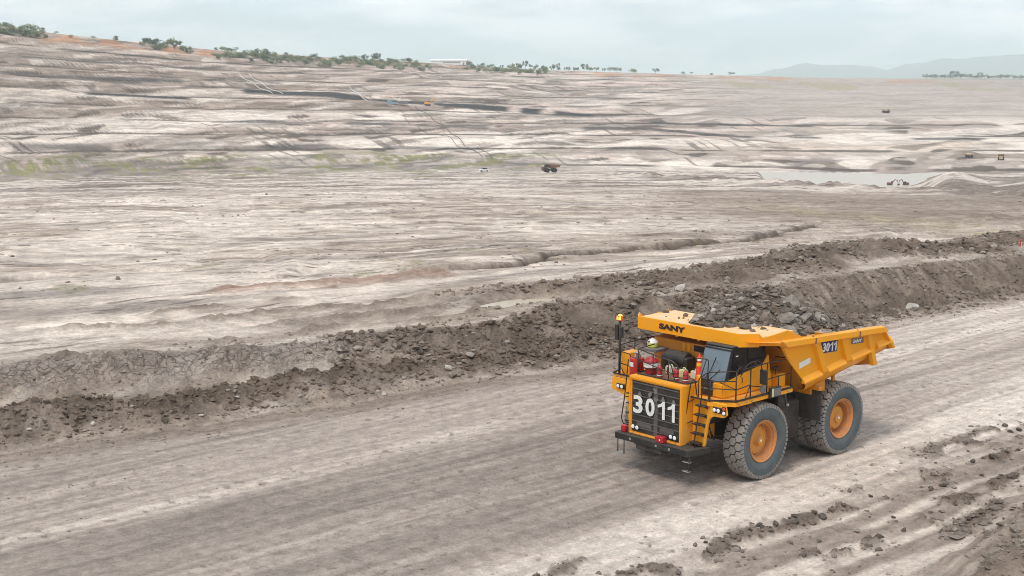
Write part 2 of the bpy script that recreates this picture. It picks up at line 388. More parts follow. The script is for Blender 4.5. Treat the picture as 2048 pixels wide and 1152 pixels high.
    grn = ss(.935, .96, t0 + .02 * pat) * ss(1.06, 1.02, t0) * (ss(-13, -12, az) * ss(-3.2, -4, az) + ss(-2.2, -1.8, az) * ss(1.9, 1.4, az) + .6 * ss(-19.8, -20.3, az))
    c = mixc(c, C(.15, .17, .075), grn * ss(-.35, .1, pn(arc / 7, r / 12, 267)) * .85)
    # the upper right slopes are plain dusty grey
    c = mixc(c, GREY * 1.03 + .05 * bands[:, None], ss(5, 11, az) * ss(.30, .40, t0) * .78)
    c = mixc(c, OLIVE * 1.25, ss(5, 9, az) * ss(.72, .8, t0) * ss(.98, .9, t0) * ss(.2, .4, pn(arc / 40, r / 150, 253)) * .55)
    for (a0, a1), pts, hw, stg, spans in SEAMS:
        tm = it(az, pts)
        m = np.zeros_like(az)
        for p, qz in spans:
            m = np.maximum(m, ss(p - .15, p + .25, az) * ss(qz + .15, qz - .25, az))
        wv = hw * (.8 + .35 * pn(arc / 40, arc * 0 + hw * 900, 255))
        dd = np.abs(t0 + .3 * wob - tm)
        c = mixc(c, COAL * .35, m * ss(wv * 1.3, wv * .7, dd) * stg * .95)
    org = ss(.885, .93, t0 + .03 * pat) * ss(1.10, 1.02, t0) * (ss(-20.5, -19, az) * ss(-11.5, -13, az) + ss(2, 3.5, az) * ss(7.5, 6, az) * .75 + ss(8.5, 9.5, az) * ss(12.5, 11.5, az) * .7 + ss(15.6, 16.2, az) * ss(18.2, 17.2, az) * .6 + .45 * ss(-11, -8, az) * ss(0, -3, az) * ss(.94, .97, t0))
    c = mixc(c, ORANGE, org * ss(-.5, .1, pn(arc / 14, r / 40, 256)))
    grs = ss(-.10, -.03, t0) * ss(.10, .05, t0) * ss(4, 0, az) * ss(-.15, .22, pn(arc / 30, r / 25, 258)) * ss(-.30, .15, pn(arc / 4, r / 7, 259))
    c = mixc(c, MAUVE * .9, ss(-.14, -.09, t0 + .4 * wob) * ss(.10, .05, t0 + .4 * wob) * ss(6, 1, az) * (.55 + .6 * pat))
    gst = ss(.10, .3, pn(arc / 38, (t0 + .5 * wob) * 26, 268)) * ss(-.18, -.12, t0) * ss(.12, .08, t0) * ss(3.5, 0, az)
    c = mixc(c, OLIVE * .95, np.clip(grs * .6 + gst * .9, 0, 1) * ss(-.45, .0, pn(arc / 6, r / 9, 259)))
    c = mixc(c, BROWN * .85, lipm * .9)
    c = mixc(c, BROWN * .75, np.clip(dump, 0, 1) * .9 * (t0 < 0))
    c = mixc(c, MAUVE, ss(-.02, -.15, t0) * .35 + ss(-.2, .2, pat) * ss(.0, -.1, t0) * .35)
    fd = pn(x / 16, y / 9, 270); fd2 = pn(x / 45, y / 26, 271); fd3 = pn(x / 8, y / 4.5, 272); fl = ss(.02, -.02, t0)
    c = mixc(c, PALE, fl * ss(.0, .25, fd2 + .4 * fd) * .75)
    c = mixc(c, BROWN * .85, fl * ss(.28, .4, -fd2 + .3 * fd) * .8)
    c = mixc(c, PALE * 1.05, fl * ss(.3, .42, fd) * .6)
    c = mixc(c, DARK * 1.2, fl * ss(.36, .46, fd3) * .7)
    c = mixc(c, OLIVE, fl * ss(4, 0, az) * ss(-.45, -.15, t0) * ss(.25, .4, pn(x / 20, y / 45, 273)) * .75)
    c = mixc(c, BEIGE * .9, ss(1.0, 1.05, t0) * .7)
    c = mixc(c, OLIVE * .9, ss(1.25, 1.6, t0) * .75)
    return z, c, inw

def land(x, y):
    x = np.asarray(x, np.float64).ravel(); y = np.asarray(y, np.float64).ravel()
    r = np.hypot(x, y)
    global LASTCR
    LASTCR = np.zeros(len(x)); z = np.zeros(len(x)); c = np.zeros((len(x), 3)); rub = np.zeros(len(x)); zone = np.zeros(len(x), np.int8)
    mn = r < 340; mf = r > 260
    if mn.any():
        a, b, q, zn = near_land(x[mn], y[mn])
        z[mn] = a; c[mn] = b; rub[mn] = q; zone[mn] = zn; LASTCR[mn] = CRACKS
    if mf.any():
        a, b, q = far_land(x[mf], y[mf])
        t = ss(260, 340, r[mf])
        z[mf] = z[mf] * (1 - t) + a * t
        c[mf] = c[mf] * (1 - t)[:, None] + b * t[:, None]
        az = np.degrees(np.arctan2(x[mf], y[mf]))
        rb = np.interp(az, B_, RB); rt = np.interp(az, B_, RT)
        tt = (r[mf] - rb) / (rt - rb); LASTCR[mf] = np.where(r[mf] > rb, 1 - .78 * ss(4, 10, az) * ss(.26, .38, tt) - .25 * ss(2, 8, az), LASTCR[mf])
        zone[mf] = np.where(r[mf] > rt, 4, np.where(r[mf] > rb, 3, 0))
    return z, c, rub, zone
def hz(x, y):
    return float(land([x], [y])[0][0])

# ------------------------------------------------------------------ material helpers
def newmat(name):
    m = bpy.data.materials.new(name); m.use_nodes = True
    nt = m.node_tree
    return m, nt, nt.nodes['Principled BSDF']
def soil_material(name, coord_scale, bump_d, rough=.95, attr=True, base=None, var=.5, cracks=False, aniso=None):
    m, nt, b = newmat(name)
    N = nt.nodes; L = nt.links
    geo = N.new('ShaderNodeNewGeometry')
    mp = N.new('ShaderNodeVectorMath'); mp.operation = 'SCALE'; mp.inputs['Scale'].default_value = coord_scale
    L.new(geo.outputs['Position'], mp.inputs[0])
    def noise(s, d, r_):
        n = N.new('ShaderNodeTexNoise'); n.inputs['Scale'].default_value = s
        n.inputs['Detail'].default_value = d; n.inputs['Roughness'].default_value = r_
        L.new(mp.outputs[0], n.inputs['Vector']); return n
    a = noise(.9, 9, .68); c = noise(5.0, 6, .7)
    if attr:
        at = N.new('ShaderNodeVertexColor'); at.layer_name = 'soil'; src = at.outputs['Color']
    else:
        rgb = N.new('ShaderNodeRGB'); rgb.outputs[0].default_value = (*base, 1); src = rgb.outputs[0]
    mr = N.new('ShaderNodeMapRange')
    mr.inputs['From Min'].default_value = .3; mr.inputs['From Max'].default_value = .7
    mr.inputs['To Min'].default_value = 1 - var; mr.inputs['To Max'].default_value = 1 + var * .62
    L.new(a.outputs['Fac'], mr.inputs['Value'])
    mr2 = N.new('ShaderNodeMapRange')
    mr2.inputs['From Min'].default_value = .3; mr2.inputs['From Max'].default_value = .7
    mr2.inputs['To Min'].default_value = 1 - var * .7; mr2.inputs['To Max'].default_value = 1 + var * .5
    L.new(c.outputs['Fac'], mr2.inputs['Value'])
    mul = N.new('ShaderNodeMath'); mul.operation = 'MULTIPLY'
    L.new(mr.outputs[0], mul.inputs[0]); L.new(mr2.outputs[0], mul.inputs[1])
    if aniso:                                           # strata or wheel streaks: noise drawn out along one direction
        rotz, scl, lo_, hi_, f0, f1 = aniso
        vr = N.new('ShaderNodeVectorRotate'); vr.rotation_type = 'Z_AXIS'; vr.inputs['Angle'].default_value = rotz
        wq = N.new('ShaderNodeTexNoise'); wq.inputs['Scale'].default_value = .03 if scl[2] else .06; wq.inputs['Detail'].default_value = 2; L.new(geo.outputs['Position'], wq.inputs['Vector'])
        wa = N.new('ShaderNodeVectorMath'); wa.operation = 'MULTIPLY_ADD'; wa.inputs[1].default_value = (0, 0, 7) if scl[2] else (1.6, 1.6, 0)
        L.new(wq.outputs['Color'], wa.inputs[0]); L.new(geo.outputs['Position'], wa.inputs[2]); L.new(wa.outputs[0], vr.inputs['Vector'])
        vs_ = N.new('ShaderNodeVectorMath'); vs_.operation = 'MULTIPLY'; vs_.inputs[1].default_value = scl; L.new(vr.outputs[0], vs_.inputs[0])
        an = N.new('ShaderNodeTexNoise'); an.inputs['Scale'].default_value = 1; an.inputs['Detail'].default_value = 5; an.inputs['Roughness'].default_value = .62; L.new(vs_.outputs[0], an.inputs['Vector'])
        ma = N.new('ShaderNodeMapRange'); ma.inputs['From Min'].default_value = f0; ma.inputs['From Max'].default_value = f1
        ma.inputs['To Min'].default_value = lo_; ma.inputs['To Max'].default_value = hi_; L.new(an.outputs['Fac'], ma.inputs['Value'])
        if scl[2]:                                      # alpha of the soil attribute says how layered the face is
            mf_ = N.new('ShaderNodeMix'); mf_.data_type = 'FLOAT'; mf_.inputs['A'].default_value = 1.0
            L.new(at.outputs['Alpha'], mf_.inputs['Factor']); L.new(ma.outputs[0], mf_.inputs['B']); ma = mf_
        m_ = N.new('ShaderNodeMath'); m_.operation = 'MULTIPLY'; L.new(mul.outputs[0], m_.inputs[0]); L.new(ma.outputs[0], m_.inputs[1]); mul = m_
    vm = N.new('ShaderNodeVectorMath'); vm.operation = 'SCALE'
    L.new(src, vm.inputs[0]); L.new(mul.outputs[0], vm.inputs['Scale'])
    L.new(vm.outputs[0], b.inputs['Base Color'])
    b.inputs['Roughness'].default_value = rough
    crk_out = None
    if cracks:
        wn_ = N.new('ShaderNodeTexNoise'); wn_.inputs['Scale'].default_value = 1.1; wn_.inputs['Detail'].default_value = 3; L.new(geo.outputs['Position'], wn_.inputs['Vector'])
        sc_ = N.new('ShaderNodeVectorMath'); sc_.operation = 'MULTIPLY_ADD'; sc_.inputs[1].default_value = (1.5, 1.5, 1.5); L.new(wn_.outputs['Color'], sc_.inputs[0]); L.new(geo.outputs['Position'], sc_.inputs[2])
        vo = N.new('ShaderNodeTexVoronoi'); vo.feature = 'DISTANCE_TO_EDGE'; vo.inputs['Scale'].default_value = 2.3; L.new(sc_.outputs[0], vo.inputs['Vector'])
        m1 = N.new('ShaderNodeMapRange'); m1.inputs['From Min'].default_value = .01; m1.inputs['From Max'].default_value = .07; m1.inputs['To Min'].default_value = .62; m1.inputs['To Max'].default_value = 0
        L.new(vo.outputs['Distance'], m1.inputs['Value'])
        mk = N.new('ShaderNodeMath'); mk.operation = 'MULTIPLY'; L.new(m1.outputs[0], mk.inputs[0]); L.new(at.outputs['Alpha'], mk.inputs[1])
        mxc = N.new('ShaderNodeMix'); mxc.data_type = 'RGBA'; mxc.inputs['B'].default_value = (.07, .055, .045, 1)
        L.new(mk.outputs[0], mxc.inputs['Factor']); L.new(vm.outputs[0], mxc.inputs['A']); L.new(mxc.outputs['Result'], b.inputs['Base Color'])
        crk_out = mk.outputs[0]
    b.inputs['Specular IOR Level'].default_value = .2
    ad = N.new('ShaderNodeMath'); ad.operation = 'ADD'
    L.new(a.outputs['Fac'], ad.inputs[0]); L.new(c.outputs['Fac'], ad.inputs[1])
    bp = N.new('ShaderNodeBump'); bp.inputs['Strength'].default_value = 1.0; bp.inputs['Distance'].default_value = bump_d
    hsrc = ad.outputs[0]
    if crk_out is not None:
        sb_ = N.new('ShaderNodeMath'); sb_.operation = 'MULTIPLY_ADD'; sb_.inputs[1].default_value = -1.0; L.new(crk_out, sb_.inputs[0]); L.new(ad.outputs[0], sb_.inputs[2]); hsrc = sb_.outputs[0]
    L.new(hsrc, bp.inputs['Height']); L.new(bp.outputs[0], b.inputs['Normal'])
    return m
M = {}
M['soil_road'] = soil_material('haul_road_dirt', 2.2, .075, var=.34, aniso=(-math.atan2(UY, UX), (.10, 2.6, 0), .80, 1.16, .32, .68))
M['soil_berm'] = soil_material('berm_dirt', 1.3, .16, var=.42, cracks=True)
M['soil_floor'] = soil_material('pit_floor_clay', .55, .22, var=.40, aniso=(-.25, (.05, .22, 0), .80, 1.14, .32, .66))
M['soil_wall'] = soil_material('pit_wall_strata', .16, .8, var=.26, aniso=(0, (.016, .016, .75), .60, 1.14, .34, .58))
M['soil_plain'] = soil_material('plain_soil', .02, .5, var=.3)

def link(o, parent=None):
    COL.objects.link(o)
    if parent is not None: o.parent = parent
    return o
def npmesh(name, V, F, colors=None, smooth=True):
    me = bpy.data.meshes.new(name)
    V = np.asarray(V, np.float32); F = np.asarray(F, np.int32)
    k = F.shape[1]
    me.vertices.add(len(V)); me.vertices.foreach_set('co', V.ravel())
    me.loops.add(F.size); me.loops.foreach_set('vertex_index', F.ravel())
    me.polygons.add(len(F)); me.polygons.foreach_set('loop_start', np.arange(0, F.size, k, dtype=np.int32))
    me.polygons.foreach_set('use_smooth', np.full(len(F), smooth))
    me.update(calc_edges=True)
    if colors is not None:
        at = me.color_attributes.new('soil', 'FLOAT_COLOR', 'POINT')
        cc = np.zeros((len(V), 4), np.float32); cc[:, :colors.shape[1]] = colors
        at.data.foreach_set('color', cc.ravel())
    return me

# ------------------------------------------------------------------ terrain sheet: a fan of cells round the viewpoint, finer where it is near
fine_az = np.radians(np.arange(-24.2, 24.201, .062))
left_az = np.radians(np.concatenate([np.arange(-180, -60, 6.0), np.arange(-60, -30, 2.0), np.arange(-30, -24.2, .5)]))
right_az = np.radians(np.concatenate([np.arange(24.6, 30, .5), np.arange(30, 60, 2.0), np.arange(60, 180, 6.0)]))
AZ = np.concatenate([left_az, fine_az, right_az])
def logspace(a, b, k):
    n = int(math.ceil(math.log(b / a) / k)); return np.exp(np.linspace(math.log(a), math.log(b), n, endpoint=False))
RR = np.concatenate([logspace(2, 22, .12), logspace(22, 29, .02), logspace(29, 50, .0042), logspace(50, 80, .0019), logspace(80, 105, .0031), logspace(105, 230, .005), logspace(230, 560, .0072),
                     logspace(560, 1750, .0037), logspace(1750, 2400, .016), logspace(2400, 18000, .06), [18000.0]])
A2, R2 = np.meshgrid(AZ, RR)
GXX, GYY = (R2 * np.sin(A2)).ravel(), (R2 * np.cos(A2)).ravel()
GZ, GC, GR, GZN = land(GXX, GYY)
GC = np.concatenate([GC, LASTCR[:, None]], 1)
GV = np.stack([GXX, GYY, GZ], 1)
nr, na = len(RR), len(AZ)
ii = (np.arange(nr - 1)[:, None] * na + np.arange(na)[None, :])
jj = (np.arange(na) + 1) % na
i2 = (np.arange(nr - 1)[:, None] * na + jj[None, :])
GF = np.stack([ii, ii + na, i2 + na, i2], -1)[:, :, ::-1].reshape(-1, 4)
fz = GZN[GF[:, 0]]
def submesh(name, mask, mat):
    F = GF[mask]
    idx, inv = np.unique(F, return_inverse=True)
    me = npmesh(name, GV[idx], inv.reshape(F.shape), GC[idx])
    me.materials.append(mat)
    o = bpy.data.objects.new(name, me); link(o); o['kind'] = 'structure'
    return o
submesh('pit_floor_ground', fz == 0, M['soil_floor'])
submesh('haul_road', fz == 1, M['soil_road'])
submesh('roadside_bank', fz == 2, M['soil_berm'])
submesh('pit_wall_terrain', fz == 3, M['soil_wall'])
submesh('plain_ground', fz == 4, M['soil_plain'])

# ================================================================== shape helpers
def tag(o, label=None, cat=None, group=None, kind=None):
    if label: o['label'] = label
    if cat: o['category'] = cat
    if group: o['group'] = group
    if kind: o['kind'] = kind
    return o
def empty(name, loc=(0, 0, 0), rz=0, parent=None):
    o = bpy.data.objects.new(name, None); o.empty_display_size = .3
    link(o, parent); o.location = loc; o.rotation_euler = (0, 0, rz); return o
class MB:
    """collects vertices and faces of one mesh object"""
    def __init__(s): s.v = []; s.f = []; s.sm = []
    def add(s, vs, fs, smooth=False):
        n = len(s.v); s.v += [tuple(p) for p in vs]; s.f += [tuple(i + n for i in f) for f in fs]; s.sm += [smooth] * len(fs); return s
    def box(s, x0, x1, y0, y1, z0, z1):
        return s.add([(x0, y0, z0), (x1, y0, z0), (x1, y1, z0), (x0, y1, z0), (x0, y0, z1), (x1, y0, z1), (x1, y1, z1), (x0, y1, z1)],
                     [(0, 3, 2, 1), (4, 5, 6, 7), (0, 1, 5, 4), (1, 2, 6, 5), (2, 3, 7, 6), (3, 0, 4, 7)])
    def hexa(s, bot, top):
        """box between two quads"""
        return s.add(list(bot) + list(top), [(3, 2, 1, 0), (4, 5, 6, 7), (0, 1, 5, 4), (1, 2, 6, 5), (2, 3, 7, 6), (3, 0, 4, 7)])
    def prism(s, poly, axis, lo, hi):
        """polygon given in the two other axes (in xyz order), extruded along axis"""
        def p3(p, h):
            return {'x': (h, p[0], p[1]), 'y': (p[0], h, p[1]), 'z': (p[0], p[1], h)}[axis]
        n = len(poly)
        vs = [p3(p, lo) for p in poly] + [p3(p, hi) for p in poly]
        fs = [tuple(range(n))[::-1], tuple(range(n, 2 * n))] + [(i, (i + 1) % n, n + (i + 1) % n, n + i) for i in range(n)]
        return s.add(vs, fs)
    def tube(s, pts, r, n=7, closed=False):
        pts = [Vector(p) for p in pts]
        rr = r if isinstance(r, (list, tuple)) else [r] * len(pts)
        m = len(pts); vs = []; up = None
        for i, p in enumerate(pts):
            a = pts[(i - 1) % m] if (i > 0 or closed) else p
            b = pts[(i + 1) % m] if (i < m - 1 or closed) else p
            t = (b - a)
            if t.length < 1e-9: t = Vector((0, 0, 1))
            t.normalize()
            if up is None: up = Vector((0, 0, 1)) if abs(t.z) < .9 else Vector((1, 0, 0))
            x = t.cross(up)
            if x.length < 1e-6: x = t.cross(Vector((1, 0, 0)))
            x.normalize(); y = t.cross(x); up = -y
            # y = t x x ; keep the frame running
            up = x.cross(t)
            for k in range(n):
                an = 2 * math.pi * k / n
                vs.append(p + (x * math.cos(an) + up * math.sin(an)) * rr[i])
        fs = []
        for i in range(m - 1 if not closed else m):
            j = (i + 1) % m
            for k in range(n):
                fs.append((i * n + k, i * n + (k + 1) % n, j * n + (k + 1) % n, j * n + k))
        s.add(vs, fs, True)
        if not closed:
            b = len(s.v) - len(vs)
            s.f += [tuple(b + k for k in range(n))[::-1], tuple(b + (m - 1) * n + k for k in range(n))]; s.sm += [False, False]
        return s
    def lathe(s, prof, axis='y', n=32, center=(0, 0, 0), smooth=True, caps=True):
        """prof: (along axis, radius)"""
        vs = []
        for h, r in prof:
            for k in range(n):
                a = 2 * math.pi * k / n; c, d = r * math.cos(a), r * math.sin(a)
                p = {'x': (h, c, d), 'y': (c, h, -d), 'z': (c, d, h)}[axis]
                vs.append((p[0] + center[0], p[1] + center[1], p[2] + center[2]))
        fs = []; m = len(prof)
        for i in range(m - 1):
            for k in range(n):
                fs.append((i * n + k, i * n + (k + 1) % n, (i + 1) * n + (k + 1) % n, (i + 1) * n + k))
        if caps:
            fs += [tuple(range(n))[::-1], tuple((m - 1) * n + k for k in range(n))]
        return s.add(vs, fs, smooth)
    def mesh(s, name, mat, bevel=0, seg=1, angle=40):
        me = bpy.data.meshes.new(name)
        me.from_pydata(s.v, [], s.f)
        me.polygons.foreach_set('use_smooth', s.sm)
        bm = bmesh.new(); bm.from_mesh(me)
        bmesh.ops.recalc_face_normals(bm, faces=bm.faces)
        if bevel:
            ed = [e for e in bm.edges if len(e.link_faces) == 2 and e.calc_face_angle(0) > R(angle)]
            bmesh.ops.bevel(bm, geom=ed, offset=bevel, segments=seg, affect='EDGES', clamp_overlap=True)
        for e in bm.edges:
            if len(e.link_faces) == 2 and e.calc_face_angle(0) > R(38): e.smooth = False
        bm.to_mesh(me); bm.free()
        me.materials.append(mat)
        return me
    def build(s, name, mat, parent=None, bevel=0, seg=1):
        o = bpy.data.objects.new(name, s.mesh(name, mat, bevel, seg)); link(o, parent); return o
def box(name, mat, parent, x0, x1, y0, y1, z0, z1, bevel=.012):
    return MB().box(x0, x1, y0, y1, z0, z1).build(name, mat, parent, bevel)
def tube(name, mat, parent, pts, r=.02, n=7):
    return MB().tube(pts, r, n).build(name, mat, parent)
def rnd_path(pts, rad=.12, k=4):
    """round the corners of a polyline"""
    P = [Vector(p) for p in pts]; out = [P[0]]
    for i in range(1, len(P) - 1):
        a, b, c = P[i - 1], P[i], P[i + 1]
        d1 = min(rad, (a - b).length * .45); d2 = min(rad, (c - b).length * .45)
        s_, e_ = b + (a - b).normalized() * d1, b + (c - b).normalized() * d2
        for q in range(k + 1):
            t = q / k; out.append(s_ * (1 - t) ** 2 + b * 2 * t * (1 - t) + e_ * t * t)
    out.append(P[-1]); return out
def text_mesh(name, body, size, depth, mat, bold=0.0, sx=1.0, shear=0):
    cu = bpy.data.curves.new(name, 'FONT'); cu.body = body; cu.size = size; cu.extrude = depth; cu.offset = bold; cu.shear = shear
    cu.align_x = 'CENTER'; cu.align_y = 'CENTER'; cu.resolution_u = 3
    t = bpy.data.objects.new(name + '_tmp', cu); COL.objects.link(t)
    dg = bpy.context.evaluated_depsgraph_get(); dg.update()
    me = bpy.data.meshes.new_from_object(t.evaluated_get(dg))
    bpy.data.objects.remove(t); bpy.data.curves.remove(cu)
    me.name = name
    n = len(me.vertices); co = np.empty(n * 3, np.float32); me.vertices.foreach_get('co', co); co = co.reshape(-1, 3)
    lo, hi = co.min(0), co.max(0)
    co = (co - (lo + hi) / 2); co[:, 0] *= sx
    me.vertices.foreach_set('co', co.ravel()); me.update()
    me.materials.clear(); me.materials.append(mat)
    return me, (hi - lo)
def put_text(name, body, h, width, depth, mat, parent, center, xdir, ydir, bold=0.0, shear=0):
    """flat lettering: height h and width fitted, laid with its reading direction xdir and up ydir"""
    me, sz = text_mesh(name, body, 1.0, depth, mat, bold, 1.0, shear)
    n = len(me.vertices); co = np.empty(n * 3, np.float32); me.vertices.foreach_get('co', co); co = co.reshape(-1, 3)
    co[:, 0] *= width / sz[0]; co[:, 1] *= h / sz[1]
    me.vertices.foreach_set('co', co.ravel()); me.update()
    o = bpy.data.objects.new(name, me); link(o, parent)
    X = Vector(xdir).normalized(); Y = Vector(ydir).normalized(); Z = X.cross(Y).normalized(); Y = Z.cross(X)
    mt = Matrix((X, Y, Z)).transposed().to_4x4(); mt.translation = Vector(center)
    o.matrix_local = mt
    return o

def paint(name, col, rough=.45, dirt=.35, dirtcol=(.42, .35, .28), metallic=0, spec=.5, scale=2.2, up=.35, low=0):
    m, nt, b = newmat(name); N = nt.nodes; L = nt.links
    tcn = N.new('ShaderNodeTexCoord')
    n = N.new('ShaderNodeTexNoise'); n.inputs['Scale'].default_value = scale; n.inputs['Detail'].default_value = 8; n.inputs['Roughness'].default_value = .65
    L.new(tcn.outputs['Object'], n.inputs['Vector'])
    mr = N.new('ShaderNodeMapRange'); mr.inputs['From Min'].default_value = .42; mr.inputs['From Max'].default_value = .75
    mr.inputs['To Min'].default_value = 0; mr.inputs['To Max'].default_value = dirt
    L.new(n.outputs['Fac'], mr.inputs['Value'])
    ge = N.new('ShaderNodeNewGeometry'); sp = N.new('ShaderNodeSeparateXYZ'); L.new(ge.outputs['Normal'], sp.inputs[0])
    mu = N.new('ShaderNodeMapRange'); mu.inputs['From Min'].default_value = .5; mu.inputs['From Max'].default_value = 1
    mu.inputs['To Min'].default_value = 0; mu.inputs['To Max'].default_value = up       # settled dust
    L.new(sp.outputs['Z'], mu.inputs['Value'])
    ad = N.new('ShaderNodeMath'); ad.operation = 'ADD'; ad.use_clamp = True
    L.new(mr.outputs[0], ad.inputs[0]); L.new(mu.outputs[0], ad.inputs[1])
    if low:                                            # mud splashed up from the road
        zp = N.new('ShaderNodeSeparateXYZ'); L.new(ge.outputs['Position'], zp.inputs[0])
        zl = N.new('ShaderNodeMapRange'); zl.inputs['From Min'].default_value = .9; zl.inputs['From Max'].default_value = 3.2; zl.inputs['To Min'].default_value = low; zl.inputs['To Max'].default_value = 0
        L.new(zp.outputs['Z'], zl.inputs['Value'])
        n3 = N.new('ShaderNodeTexNoise'); n3.inputs['Scale'].default_value = 7; n3.inputs['Detail'].default_value = 6; L.new(tcn.outputs['Object'], n3.inputs['Vector'])
        m3 = N.new('ShaderNodeMapRange'); m3.inputs['From Min'].default_value = .35; m3.inputs['From Max'].default_value = .65; L.new(n3.outputs['Fac'], m3.inputs['Value'])
        mm = N.new('ShaderNodeMath'); mm.operation = 'MULTIPLY_ADD'; L.new(zl.outputs[0], mm.inputs[0]); L.new(m3.outputs[0], mm.inputs[1]); L.new(ad.outputs[0], mm.inputs[2])
        ad = mm
    mx = N.new('ShaderNodeMix'); mx.data_type = 'RGBA'
    mx.inputs['A'].default_value = (*col, 1); mx.inputs['B'].default_value = (*dirtcol, 1)
    L.new(ad.outputs[0], mx.inputs['Factor']); L.new(mx.outputs['Result'], b.inputs['Base Color'])
    r2 = N.new('ShaderNodeMapRange'); r2.inputs['To Min'].default_value = rough; r2.inputs['To Max'].default_value = min(1, rough + .4)
    L.new(ad.outputs[0], r2.inputs['Value']); L.new(r2.outputs[0], b.inputs['Roughness'])
    b.inputs['Metallic'].default_value = metallic; b.inputs['Specular IOR Level'].default_value = spec
    return m
YEL = (.92, .365, .004)
M['yellow'] = paint('yellow_paint', YEL, .42, .30, (.60, .36, .14), spec=.3, up=.28, low=.45)
M['yellow2'] = paint('orange_yellow_paint', (.70, .27, .02), .5, .4, (.42, .28, .16))
M['canopy_top'] = paint('dusty_yellow_paint', (.80, .40, .08), .6, .5, (.72, .52, .34), up=.55)
M['rimpaint'] = paint('rim_orange_paint', (.60, .235, .06), .6, .75, (.34, .22, .15), scale=5, up=.25)
M['hubpaint'] = paint('hub_yellow_paint', (.66, .27, .03), .5, .5, (.40, .25, .14), scale=5)
M['black'] = paint('black_paint', (.018, .017, .016), .5, .35, (.12, .10, .085), up=.35)
M['railblack'] = paint('rail_black_paint', (.028, .018, .015), .5, .2, (.10, .06, .04), up=.1)
M['chassis'] = paint('dusty_chassis', (.035, .03, .027), .75, .7, (.13, .11, .095), up=.5)
M['rubber'] = paint('tyre_sidewall_rubber', (.080, .098, .107), .75, .45, (.20, .20, .195), scale=3, up=.1)
M['tread'] = paint('tyre_tread_dusty', (.25, .228, .21), .9, .6, (.36, .32, .28), scale=3, up=.1)
M['groove'] = paint('tyre_groove', (.018, .018, .019), .9, .3, (.06, .055, .05), scale=6, up=.05)
M['flap'] = paint('mudflap_rubber', (.05, .042, .038), .85, .5, (.12, .10, .09), up=.1)
M['red'] = paint('red_paint', (.55, .022, .018), .35, .2, (.30, .10, .08), up=.15)
M['dred'] = paint('dark_red_paint', (.42, .012, .025), .35, .2, (.25, .08, .08), up=.15)
M['orange'] = paint('cone_orange_plastic', (.80, .05, .012), .45, .15, (.5, .2, .12), up=.1)
M['white'] = paint('white_paint', (.78, .78, .76), .5, .30, (.5, .46, .42), up=.1)
M['coneyel'] = paint('cone_yellow_band', (.85, .45, .02), .5, .1)
M['cream'] = paint('pale_yellow_plastic', (.62, .62, .30), .45, .3, (.5, .46, .36), up=.1)
M['cream2'] = paint('cream_plastic', (.66, .62, .47), .45, .3, (.5, .45, .38), up=.1)
M['lime'] = paint('lime_plastic', (.55, .58, .10), .4, .2, up=.1)
M['steel'] = paint('worn_steel', (.45, .44, .43), .4, .4, (.25, .22, .2), metallic=.6, up=.1)
M['grey'] = paint('grey_paint', (.16, .15, .15), .5, .4, (.28, .25, .22), up=.2)
M['grillegrey'] = paint('grille_bar_grey', (.10, .088, .082), .5, .4, (.17, .15, .13), up=.3)
M['blue'] = paint('blue_plate', (.018, .026, .135), .4, .15, up=.0)
M['letter'] = paint('dark_lettering', (.022, .008, .010), .5, .1, up=0)
M['lampwhite'] = paint('lamp_lens', (.85, .87, .88), .15, .05, up=0)
M['pump_blue'] = paint('pump_blue_paint', (.20, .30, .36), .5, .4, (.4, .38, .35))
M['rust'] = paint('rusty_brown', (.16, .06, .035), .7, .5, (.28, .17, .12), up=.2)
M['tan'] = paint('dusty_tan_machine', (.50, .33, .16), .6, .5, (.5, .4, .3))
def glass_mat(name, col, rough=.06, spec=.8):
    m, nt, b = newmat(name)
    b.inputs['Base Color'].default_value = (*col, 1); b.inputs['Roughness'].default_value = rough
    b.inputs['Specular IOR Level'].default_value = spec; b.inputs['Coat Weight'].default_value = .3; b.inputs['Coat Roughness'].default_value = .03
    n = nt.nodes.new('ShaderNodeTexNoise'); n.inputs['Scale'].default_value = 3.0; n.inputs['Detail'].default_value = 6
    mr = nt.nodes.new('ShaderNodeMapRange'); mr.inputs['To Min'].default_value = rough * .6; mr.inputs['To Max'].default_value = rough * 3
    nt.links.new(n.outputs['Fac'], mr.inputs['Value']); nt.links.new(mr.outputs[0], b.inputs['Roughness'])
    return m
M['windscreen'] = glass_mat('windscreen_glass', (.125, .165, .20), .10, .7)
M['darkglass'] = glass_mat('tinted_side_glass', (.012, .012, .013), .12, .35)
def emis(name, col, st):
    m, nt, b = newmat(name)
    b.inputs['Base Color'].default_value = (*col, 1); b.inputs['Emission Color'].default_value = (*col, 1); b.inputs['Emission Strength'].default_value = st
    n = nt.nodes.new('ShaderNodeTexNoise'); n.inputs['Scale'].default_value = 20
    return m
M['beacon'] = emis('lit_beacon', (1.0, .42, .06), 1.6)
M['beaconred'] = paint('beacon_red_lens', (.75, .06, .02), .2, .05, up=0)

# ================================================================== the haul truck
truck = empty('mining_truck', (TX, TY, 0), THD)
tag(truck, 'large yellow rigid mining truck numbered 3011, loaded, on the haul road', 'dump truck')

